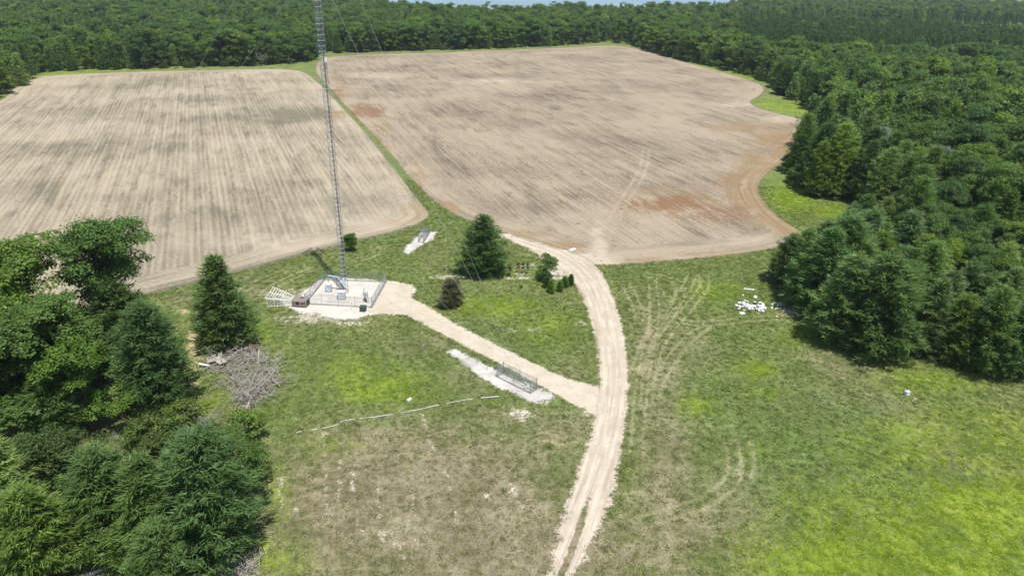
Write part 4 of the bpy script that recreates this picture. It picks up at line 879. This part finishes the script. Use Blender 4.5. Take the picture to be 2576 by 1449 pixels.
# toppled hunting blind: brown cabin with a spreading white lattice stand
c0 = G(757, 768); t = empty('hunting_blind', (*c0, 0), R(172), label='toppled brown hunting blind with white lattice legs lying left of the yard fence', cat='hunting blind')
prof = [(-.95, 0.05), (-1.1, .5), (-1.05, 1.25), (-.7, 1.6), (.6, 1.65), (1.05, 1.3), (1.1, .45), (.9, .05)]
m = MB()
for k_, (x_, sc) in enumerate(((-1.5, .8), (-1.2, 1.0), (1.15, .98), (1.3, .9))):
    for y_, z_ in prof: m.v.append((x_, y_ * sc, z_ * sc + (1 - sc) * .3))
n_ = len(prof)
for k_ in range(3):
    for j in range(n_): m.f.append((k_ * n_ + j, k_ * n_ + (j + 1) % n_, (k_ + 1) * n_ + (j + 1) % n_, (k_ + 1) * n_ + j))
m.f.append(tuple(range(3 * n_, 4 * n_))); m.f.append(tuple(range(n_ - 1, -1, -1)))
m.build('cabin', M['brown'], t)
MB().box((-.45, .15, 1.63), (.55, .45, .06), 0).build('window_opening_shade', M['black'], t); MB().box((-1.0, .95, 1.15), (.7, .5, .12), 0, Matrix.Rotation(R(-50), 3, 'X')).build('door_opening_shade', M['black'], t)  # solid black slabs paint the inner shade of the cabin's openings
MB().box((.1, 1.09, .95), (.6, .06, .5)).build('window_opening_shade', M['black'], t)
MB().box((-1.52, .1, .9), (.04, 1.1, .9), 0).build('floor_opening_shade', M['black'], t)
def rung_panel(nm, p0, p1, q0, q1, n, mat, r_=.055, mid=True):
    m = MB(); p0, p1, q0, q1 = map(Vector, (p0, p1, q0, q1)); m.tube([p0, p1], r_, 6); m.tube([q0, q1], r_, 6)
    if mid: m.tube([(p0 + q0) / 2, (p1 + q1) / 2], r_, 6)
    for i in range(n): s = (i + .6) / n; m.tube([p0.lerp(p1, s), q0.lerp(q1, s)], r_ * .7, 5)
    m.build(nm, mat, t)
rung_panel('lattice_legs', (1.2, -.75, 1.35), (6.3, -1.9, 2.5), (1.2, .75, 1.2), (6.0, 1.7, 1.8), 10, M['white'])
rung_panel('lattice_legs', (1.2, -.7, .3), (6.2, -1.8, .15), (1.2, .7, .25), (5.9, 1.9, .12), 9, M['white'], .045, False)
rung_panel('lattice_legs', (1.22, .75, 1.1), (6.0, 1.75, 1.75), (1.22, .72, .3), (5.9, 1.9, .14), 8, M['white'], .04, False)
# ---------------------------------------------------------------- brush piles and fallen wood
def brush(nm, cpts, n, lb, seed, L0=(1.2, 3.6), hgt=1.3, spread=1.2, logs=4, mat='brushwood'):
    r = np.random.default_rng(seed); c = GP(cpts); o0 = c.mean(0); t = empty(nm, (*o0, 0), label=lb, cat='brush pile'); m = MB()
    for i in range(n):
        k_ = int(r.integers(0, len(c) - 1)); p = c[k_] + (c[k_ + 1] - c[k_]) * r.uniform() - o0 + r.normal(0, spread, 2)
        z_ = abs(r.normal(0, hgt * .5)); L_ = r.uniform(*L0); an = r.uniform(0, 6.28); dz = r.normal(0, .25)
        q = np.array([p[0], p[1], z_ + .05]); d = np.array([math.cos(an), math.sin(an), dz]); pts_ = [q]; 
        for j in range(3): d = d + r.normal(0, .22, 3); d /= np.linalg.norm(d); qn = pts_[-1] + d * L_ / 3; qn[2] = max(.03, min(qn[2], hgt * 1.6)); pts_.append(qn)
        rd = r.uniform(.016, .05); m.tube(pts_, [rd, rd * .8, rd * .6, rd * .3], 4, False)
        for j in range(7):
            s = pts_[int(r.integers(1, 4))]; e = s + r.normal(0, .35, 3); e[2] = max(.02, e[2]); m.tube([s, (s + e) / 2 + r.normal(0, .06, 3), e], [rd * .5, rd * .35, .006], 3, False)
    b = m.build('tangled_branches', M[mat], t); b['kind'] = 'stuff'
    return t, o0
def log(nm, pp, rad, z0, mat, lb=None, parent=None, o0=(0, 0), cat='log'):
    w_ = [np.append(G(*q) - o0, z) for q, z in zip(pp, z0)]; m = MB(); m.tube(w_, [rad * (1 - .6 * i / (len(w_) - 1)) for i in range(len(w_))], 8)
    o = m.build(nm, M[mat], parent, True)
    if lb: tag(o, lb, cat)
    return o
t, o0 = brush('brush_pile', [(545, 925), (590, 905), (640, 900), (665, 930), (680, 965), (650, 1000), (620, 1010), (600, 960), (570, 930)], 620, 'large pile of bare grey branches left of the meadow below the solitary pine', 5, spread=1.0, hgt=1.9)
for pp, rd, z0 in (([(598, 1012), (640, 985), (690, 940)], .2, (.2, .6, .9)), ([(628, 985), (640, 960), (655, 935)], .13, (.3, .7, 1.1)), ([(655, 885), (652, 905), (650, 930)], .22, (.8, .8, .4)), ([(670, 935), (690, 965), (705, 975)], .15, (.8, .6, .2)), ([(560, 920), (600, 895), (635, 885)], .13, (.3, .9, 1.2)), ([(500, 945), (530, 925), (560, 915)], .14, (.2, .4, .6)), ([(620, 1030), (630, 1010), (650, 990)], .2, (.1, .4, .4))):
    log('log', pp, rd, z0, 'dead', parent=t, o0=o0)
xy = G(543, 915); o = MB().box((0, 0, 0), (2.4, 1.7, .07)).build('board', M['board']); o.location = (*xy, 1.15); o.rotation_euler = (R(8), R(-8), R(25)); tag(o, 'larger weathered grey board leaning on the left end of the brush pile', 'board')
xy = G(560, 925); o = MB().box((0, 0, 0), (1.4, 1.2, .06)).build('board', M['board']); o.location = (*xy, 1.2); o.rotation_euler = (R(10), R(6), R(50)); tag(o, 'smaller pale board lying on branches of the brush pile', 'board')
xy = G(516, 925); o = MB().box((0, 0, 0), (1.9, .35, .1)).build('plank', M['white']); o.location = (*xy, .55); o.rotation_euler = (R(5), R(4), R(-12)); tag(o, 'broken whitish plank at the left tip of the brush pile', 'plank')
log('pole', [(562, 915), (582, 885), (597, 868)], .09, (.5, 1.3, 2.0), 'deaddark', 'dark pole leaning out of the brush pile toward the solitary pine', cat='pole')
xy = G(639, 888); o = MB().tube([(-.6, 0, 0), (.6, .1, .25)], .3, 12).build('drum', M['rust'], None, True); o.location = (*xy, 1.0); o.rotation_euler = (0, 0, R(25)); tag(o, 'rusty orange metal drum on top of the brush pile', 'drum')
brush('brush_pile', [(535, 1440), (575, 1425), (640, 1440)], 130, 'bleached brush pile cut by the bottom edge beside the biggest pine', 6, spread=.6, hgt=.8)
brush('brush_pile', [(235, 1380), (270, 1400), (290, 1380)], 70, 'pale fallen branches under the pines above the fallen log', 8, spread=.5, hgt=.8)
log('fallen_log', [(200, 1458), (270, 1432), (330, 1415), (385, 1398)], .26, (.25, .3, .3, .35), 'dead', 'long bleached log lying on the ground at the bottom left edge')
log('fallen_log', [(540, 1430), (548, 1412), (552, 1395)], .16, (.3, .4, .9), 'dead', 'short log standing out of the bottom brush pile')
for bx, by, ty, lb, mt_, dp in ((545, 1115, 985, 'grey leafless thicket among green shrubs right of the grove path', 'dead', 5), (575, 1140, 1020, 'second grey leafless thicket leaning to the right', 'deaddark', 5), (292, 1150, 1065, 'small silvery dead tree bent over the shrubs', 'dead', 4), (14, 1340, 1190, 'dead grey branches at the left picture edge', 'dead', 4), (5, 1480, 1380, 'bleached dead branches in the lower left picture corner', 'dead', 4), (265, 1420, 1340, 'dead tree top under the twin big pines', 'dead', 3), (245, 930, 815, 'grey leafless tree between oak and dark pine in the left grove', 'deaddark', 5)):
    o = empty('dead_tree', (*G(bx, by), 0), random.uniform(0, 6), label=lb, cat='dead tree'); add('branches', dead(int(bx + by), height_at(bx, by, ty) * 1.0, .7, mt_, .02, dp), o)
for cx, cy, lb, sz, sd_ in ((1250, 737, 'pale fallen branch on the grass below the lone pine', 1.7, 1), (1272, 790, 'bleached twisted branch in the grass right of the juniper', 1.8, 2), (1210, 705, 'grey twig heap under the lone pine', 1.5, 3), (1345, 832, 'faint dry branch on the grass island', 1.2, 4), (520, 995, 'white stick on the grass below the brush pile', 1.6, 5)):
    o = empty('fallen_branch', (*G(cx, cy), .12), random.uniform(0, 6), label=lb, cat='branch'); b = add('wood', dead(900 + sd_, sz * 1.3, .5, 'dead', .022, 3, 0), o); b.rotation_euler = (R(84), 0, R(40 * sd_)); b.location = (0, 0, .15)
# ---------------------------------------------------------------- white rubbish, strip, box
def chunk(seed, s):
    r = np.random.default_rng(seed); import bmesh
    bm = bmesh.new(); bmesh.ops.create_icosphere(bm, subdivisions=2, radius=1)
    f = r.uniform(.6, 1.1, 3) * s; f[2] *= .55
    for v_ in bm.verts:
        k_ = 1 + .3 * math.sin(v_.co.x * 4 + seed) * math.cos(v_.co.y * 3.1 + seed * 2) + r.normal(0, .06)
        v_.co = Vector((v_.co.x * f[0], v_.co.y * f[1], v_.co.z * f[2])) * k_
    me = bpy.data.meshes.new('chunk'); bm.to_mesh(me); bm.free(); me.materials.append(M['foam']); return me
cm = [chunk(i, .5) for i in range(7)]
r = np.random.default_rng(77)
for i in range(90):
    u = r.uniform(0, 1); cx = 1857 + u * 66 + r.normal(0, 3); cy = 772 + u * 5 + r.normal(0, 5.5); s = r.uniform(.35, .95)
    if i > 74: cx = r.uniform(1940, 1975); cy = r.uniform(762, 780); s = r.uniform(.3, .6)
    o = add('rubbish_chunk', cm[i % 7]); o.location = (*G(cx, cy), .12 + r.uniform(0, .3) * (i < 75)); o.scale = (s, s, s * r.uniform(.7, 1.3)); o.rotation_euler = tuple(r.uniform(-.6, .6, 2)) + (r.uniform(0, 6.28),)
    tag(o, 'white lump in the rubbish heap left of the near pine stand', 'rubbish', 'white lumps of the rubbish heap')
for cx, cy, sx, sy, lb in ((1884, 729, 2.1, .45, 'long white slab on the grass above the rubbish heap'), (1867, 789, 1.0, .8, 'square white sheet below the left end of the rubbish heap'), (1930, 694, .8, .5, 'white scrap beside the shade of the corner pine'),
                           (1900, 748, 1.0, .6, 'white scrap between long slab and rubbish heap'), (1869, 744, .4, .4, 'small round white scrap left above the rubbish heap'), (1954, 797, .35, .35, 'tiny white scrap below the right end of the rubbish heap'),
                           (1030, 1006, .8, .5, 'white scrap on the meadow above the white plastic strip'), (1440, 629, 1.7, .8, 'white scrap on the bigger field near the road end')):
    o = MB().box((0, 0, 0), (sx, sy, .12)).build('white_scrap', M['foam'], bevel=.04); o.location = (*G(cx, cy), .12); o.rotation_euler = (R(4), R(-5), R(-28 if sx > 2 else random.uniform(0, 90))); tag(o, lb, 'rubbish')
xy = G(2281, 993); t = empty('utility_box', (*xy, 0), R(20), label='small white utility box alone in the right meadow', cat='utility box')
MB().box((0, 0, .3), (.7, .5, .6)).build('body', M['white'], t, bevel=.03); MB().box((0, 0, .63), (.78, .58, .06)).build('lid', M['cab'], t)
sp_ = [(742, 1089), (790, 1082), (845, 1072), (862, 1060), (885, 1056), (930, 1052), (1000, 1042), (1060, 1030), (1130, 1014), (1192, 1004)]
w_ = smooth_poly(GP(sp_), 2, False); m = MB(); r = np.random.default_rng(3)
for i in range(len(w_) - 1):
    a, b = w_[i], w_[i + 1]; d = b - a; L_ = np.hypot(*d); nn = np.array([-d[1], d[0]]) / max(L_, 1e-6); wd_ = r.uniform(.008, .03)
    z1, z2 = r.uniform(.06, .16, 2); k_ = len(m.v); m.v += [(*(a - nn * wd_), z1), (*(b - nn * wd_), z2), (*(b + nn * wd_), z2 + .05), (*(a + nn * wd_), z1 + .04), (*(a - nn * wd_), z1 - .03), (*(b - nn * wd_), z2 - .03), (*(b + nn * wd_), z2 + .02), (*(a + nn * wd_), z1 + .01)]
    if (i > 8 or i % 3) and i % 7 != 4: m.f += [tuple(k_ + q for q in f) for f in ((0, 1, 2, 3), (7, 6, 5, 4), (0, 4, 5, 1), (3, 2, 6, 7))]
tag(m.build('plastic_strip', M['foam']), 'long torn white plastic strip lying across the lower meadow', 'plastic strip')
w_ = GP([(1210, 1002), (1255, 998)]); m = MB(); m.box((*(w_.mean(0)), .1), (np.hypot(*(w_[1] - w_[0])), .16, .05), math.atan2(*(w_[1] - w_[0])[::-1])); tag(m.build('plastic_strip', M['foam']), 'short white plastic scrap right of the long white strip', 'plastic strip')
print('trees individual', int(indiv.sum()), 'mass', int((~indiv).sum()))

# thin summer haze that softens the far forest
kh = NT('summer_haze'); pv = kh.n('VolumePrincipled', {'Color': (0.75, 0.85, 1.0), 'Density': 0.00009, 'Anisotropy': 0.2}); kh.t.links.new(pv.outputs[0], kh.out.inputs['Volume'])
bx_ = max(abs(xs).max(), 5300) + 60; by0, by1 = ys.min() - 60, ys.max() + 60
o = MB().box((0, (by0 + by1) / 2, 40), (2 * bx_, by1 - by0, 82)).build('haze', kh.m); o['kind'] = 'stuff'; o['label'] = 'faint summer haze over the far forest and lake'; o['category'] = 'haze'
